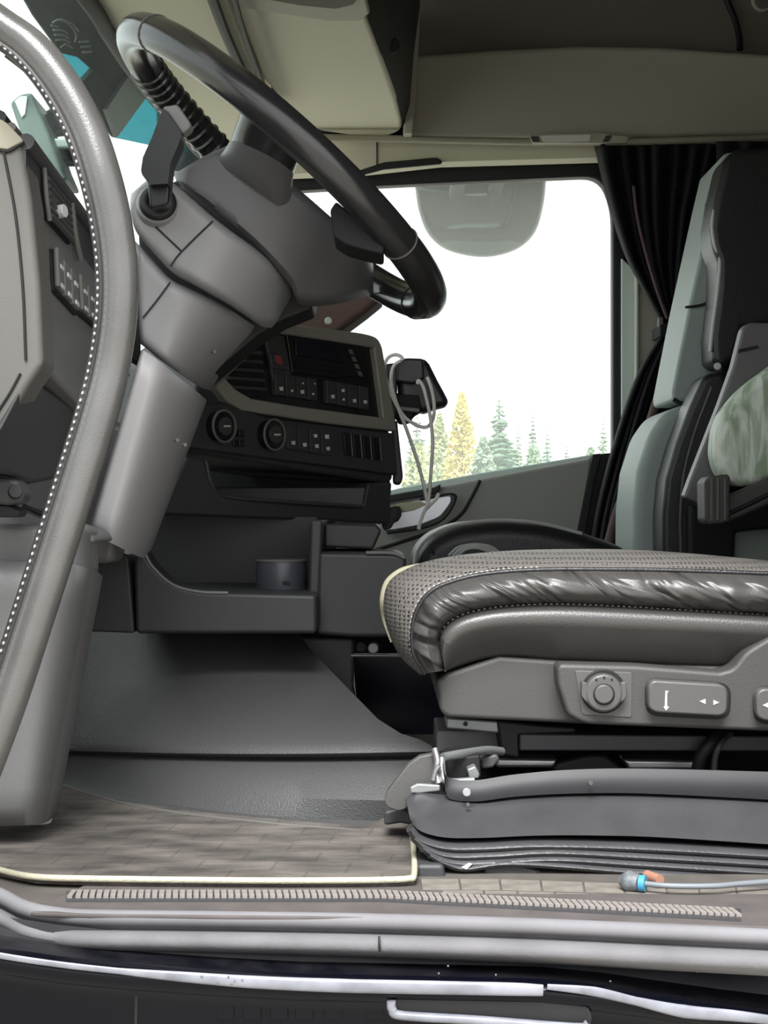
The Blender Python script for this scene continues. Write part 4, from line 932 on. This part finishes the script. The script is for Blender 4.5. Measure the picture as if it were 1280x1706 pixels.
# ================================================================== passenger seat
ps = empty('passenger_seat', 'passenger seat with pale grey-green front and black side bolsters', 'seat', loc=at(1100,960,2.5))
slab('seat_cushion', [(690,990),(688,940),(694,918,20),(716,893,20),(760,874,20),(830,866,30),(900,871,20),(960,884),(1010,900),(1060,920),(1060,990)], 2.38, 0.34, 'seat_black', ps, bevel=0.028, seg=6)
ptube('cushion_piping', [(691,940,2.385),(697,916,2.385),(718,893,2.385),(760,875,2.385),(830,867,2.385),(900,872,2.385),(970,889,2.385)], 0.003, 'piping_pale', ps)
for k in range(3):
    ptube('cushion_ring', [(748+7*k,926,2.30-0.01*k),(764+6*k,912+2*k,2.30-0.01*k),(792,907+3*k,2.30-0.01*k),(818-4*k,911+3*k,2.30-0.01*k),(834-5*k,922,2.30-0.01*k)], 0.0022, 'piping_pale', ps)
slab('lower_front', [(1054,940),(1055,850),(1062,785),(1082,722,16),(1108,686,16),(1140,674),(1170,664),(1150,760),(1130,850),(1130,940)], 2.46, 0.20, 'seat_mint', ps, bevel=0.02, seg=5)
slab('lower_bolster', [(1104,930),(1103,860),(1109,798),(1126,738),(1150,676),(1174,624,14),(1206,616,12),(1216,640),(1196,700),(1180,770),(1174,850),(1170,930)], 2.37, 0.09, 'seat_black', ps, bevel=0.018, seg=5)
tube('bolster_seam', [at(*p) for p in ((1135,920,2.368),(1134,860,2.366),(1140,790,2.366),(1158,720,2.366),(1186,645,2.366))], 0.002, 'rubber_grey', ps)
slab('upper_front', [(1121,668,8),(1120,652),(1132,590),(1150,500),(1172,400),(1192,310),(1205,255,10),(1240,250),(1240,420),(1215,560),(1190,640),(1165,668)], 2.48, 0.18, 'seat_mint', ps, bevel=0.014, seg=4)
ptube('front_seam', [(1142,512,2.476),(1165,509,2.476),(1186,502,2.476)], 0.0022, 'rubber_black', ps)
ptube('front_seam', [(1176,340,2.476),(1186,352,2.476),(1192,360,2.476)], 0.0022, 'rubber_black', ps)
ptube('front_seam', [(1122,665,2.474),(1140,674,2.474),(1158,668,2.474)], 0.0035, 'rubber_black', ps)
slab('upper_bolster', [(1208,262,16),(1230,246,10),(1300,244),(1300,540),(1240,548),(1226,600,8),(1204,614,10),(1187,602,8),(1186,560),(1196,480),(1197,436,6),(1188,412,8),(1184,380),(1192,330)], 2.38, 0.09, 'seat_black', ps, bevel=0.018, seg=5)
tube('bolster_highlight', [at(*p) for p in ((1193,340,2.39),(1187,375,2.385),(1192,410,2.385),(1200,432,2.385),(1197,480,2.385),(1189,540,2.385),(1184,586,2.385))], 0.003, 'piping_pale', ps)  # pale tube painted in as the highlight along the bolster edge
disc('recliner_bolt', at(1196,610,2.37), (-0.3,-1,0), 0.006, 0.01, 'piping_pale', ps, n=14, bevel=0.002)
slab('back_shell', [(1150,840),(1215,862),(1300,830),(1300,880),(1226,886),(1224,940),(1150,940)], 2.34, 0.12, 'black_matte', ps, bevel=0.006)
slab('rear_panel', [(1222,884),(1300,868),(1420,850),(1420,960),(1222,960)], 2.36, 0.1, 'seat_mint', ps, bevel=0.006)

ar = empty('armrest_frame', 'grey plastic armrest frame with ribbed bracket between the seats', 'armrest', loc=at(1210,900,2.15))
slab('side_panel', [(1140,828),(1150,800),(1200,672),(1222,610),(1238,546,6),(1248,537,6),(1420,540),(1420,610),(1300,606),(1262,626),(1226,660),(1204,700),(1197,742),(1200,800),(1196,846),(1170,842)], 2.15, 0.03, 'dash_grey', ar, bevel=0.004)
slab('panel_groove', [(1231,582),(1264,575),(1264,580),(1230,588)], 2.148, 0.006, 'rubber_black', ar, bevel=0)
slab('arm_bar', [(1212,826),(1260,806),(1300,786),(1420,728),(1420,776),(1300,832),(1212,872)], 2.055, 0.022, 'seat_shell', ar, bevel=0.005)
ptube('bar_groove', [(1214,856,2.054),(1260,834,2.054),(1300,814,2.054),(1400,768,2.054)], 0.003, 'rubber_black', ar)
br = slab('bracket', [(1174,802,4),(1182,794,3),(1212,790,3),(1217,794),(1216,868,4),(1204,872),(1180,874,4),(1175,866)], 2.03, 0.05, 'seat_shell', ar, bevel=0.003)
for x in (1184, 1194, 1206): slab('bracket_rib', [(x,796),(x+5,796),(x+5,868),(x,868)], 2.026, 0.006, 'dash_light', br, bevel=0.001)
pw = slab('shape', [(1190,760,20),(1196,700,24),(1236,648,24),(1300,600,20),(1420,560),(1420,780),(1300,800),(1236,812,20),(1204,798,20)], 2.085, 0.06, 'streaked_green', bevel=0.025, seg=5)  # soft solid made up for a bright green area of unknown nature
tag(pw, 'unidentified pale green streaked pillow behind the armrest frame', 'shape')

# ================================================================== curtains
def curtain(name, label, rows_, d, amp, folds, m, hem=None, npts=120, seed=0):
    rg = random.Random(seed); ph = [rg.uniform(0,6.28) for _ in range(4)]
    Y = catmull([(a,b,c) for a,b,c in rows_], 5)
    R_ = []
    for v in Y:
        row = []
        for i in range(npts+1):
            t = i/npts; w = (v.y-v.x)
            tt = t+0.012*math.sin(t*19+ph[1])
            k = amp*min(1.0, 0.45+w/220.0)
            dd = d+k*math.sin(2*PI*folds*tt+ph[0])*0.7+k*0.5*math.sin(2*PI*folds*0.37*tt+ph[2]+v.z*0.004)
            row.append(at(v.x+w*t, v.z, dd))
        R_.append(row)
    o = empty(name, label, 'curtain', loc=at((rows_[0][0]+rows_[0][1])/2, rows_[0][2], d))
    c = loft('cloth', R_, m, o, closed=False, angle=180)
    s = c.modifiers.new('thick', 'SOLIDIFY'); s.thickness = 0.003
    return o
ct = curtain('side_curtain', 'dark gathered curtain tied back beside the passenger window', [(992,1262,240),(1006,1240,300),(1022,1212,360),(1046,1186,430),(1078,1160,490),(1103,1148,536),(1104,1146,556),(1066,1140,620),(1036,1124,700),(1010,1104,790),(992,1082,870),(980,1070,960)], 2.93, 0.028, 9, 'curtain_cloth', seed=4)
slab('tie_band', [(1100,540,4),(1124,536),(1152,534,4),(1152,552,4),(1126,556),(1100,560,4)], 2.885, 0.09, 'curtain_cloth', ct, bevel=0.006)
slab('tie_hook', [(1098,528,3),(1106,528,3),(1106,548),(1098,548)], 2.90, 0.02, 'dash_light', ct, bevel=0.002)
tube('curtain_hem', [at(*p) for p in ((1112,556,2.88),(1108,620,2.87),(1088,690,2.865),(1058,780,2.86),(1030,850,2.86),(1006,940,2.86))], [0.003,0.008,0.009,0.008,0.009,0.01], 'curtain_edge', ct, res=10)
ptube('fold_edge', [(1056,310,2.89),(1062,360,2.885),(1076,420,2.885),(1094,480,2.88),(1112,530,2.88)], 0.003, 'curtain_edge', ct)
curtain('bunk_curtain', 'dark hanging curtain in front of the bunk behind the passenger seat', [(1196,1640,236),(1196,1640,600),(1196,1640,1000)], 2.80, 0.02, 12, 'curtain_cloth', seed=9)

# ================================================================== overhead
oc = empty('overhead_cabinet', 'beige overhead cabinet above the windscreen with a black end', 'cabinet', loc=at(520,120,2.5))
OP = zplane(1.0)
slab('cabinet_body', [(300,-520),(384,-8),(440,135),(500,205),(535,219),(592,227),(649,227,10),(673,217,14),(660,165),(637,98),(612,31),(590,-60),(560,-520)], OP, (0.0,0,0.25), 'beige', oc, bevel=0.008, seg=4)
DPl = Pl(OP.hit(612,31), OP.hit(672,208), at(692,0,2.62))
slab('end_panel', [(606,-40),(612,31),(637,98),(660,165),(673,212),(680,120),(690,40),(694,-60)], DPl, (0.01,0,0.03), 'pillar_seal', oc, bevel=0.001)
slab('end_frame', [(684,-60),(704,-60),(696,120),(688,222),(672,222),(682,120)], 2.86, 0.06, 'beige_trim', oc, bevel=0.004)
disc('end_knob', DPl.hit(655,68)+Vector((0,-0.006,-0.01)), (0.2,-1,-0.6), 0.012, 0.012, 'rubber_black', oc, n=16, bevel=0.003)
slab('door_lip', [(380,4),(400,14),(470,24),(548,36),(600,36,8),(616,24),(606,-14),(380,-20)], zplane(0.992), (0,0,0.012), 'beige_trim', oc, bevel=0.004)
slab('door_recess', [(408,-20),(430,-2),(500,10),(560,16,6),(592,8,6),(600,-20)], zplane(0.989), (0,0,0.01), 'roof_fabric', oc, bevel=0.003)
for (a, b, r) in (((340,-40),(440,190),0.009),((380,-40),(458,190),0.005)):
    tube('cabinet_gap', [zplane(0.975).hit(*a), zplane(0.975).hit((a[0]+b[0])/2-6,(a[1]+b[1])/2), zplane(0.975).hit(*b)], r, 'rubber_black', oc, res=8, flat=0.8)
rl = empty('reading_lamp', 'small slim lamp set in the trim lip above the passenger window', 'lamp', loc=at(935,230,2.9))
slab('lamp_housing', [(882,224,3),(1000,222,5),(1048,228,4),(1044,238,4),(985,238),(888,238,3)], 2.885, 0.02, 'beige_trim', rl, bevel=0.003)
slab('lens', [(900,226,2),(985,224,4),(982,235,4),(906,236,2)], 2.882, 0.01, 'lamp_white', rl, bevel=0.002)
slab('lamp_switch', [(884,227),(898,227),(900,236),(888,236)], 2.882, 0.01, 'rail_dark', rl, bevel=0.001)
slab('lamp_switch', [(1010,226),(1020,225),(1014,236),(1004,236)], 2.882, 0.01, 'rail_dark', rl, bevel=0.001)
wr = tag(tube('roof_cable', [at(1198,-60,2.975), at(1212,0,2.975), at(1224,30,2.97), at(1232,62,2.96), at(1233,82,2.95)], 0.006, 'rubber_black'), 'black cable running down the dark roof lining', 'cable')

rd = empty('roof_lamp', 'round pale lamp on the dark roof lining at the top right', 'lamp', loc=at(1272,2,2.98))
disc('lamp_base', at(1272,0,2.978), (0,-1,0), 0.022, 0.012, 'beige_trim', rd, n=28, bevel=0.003)
disc('lamp_lens', at(1272,0,2.974), (0,-1,0), 0.016, 0.008, 'dash_light', rd, n=24, bevel=0.002)
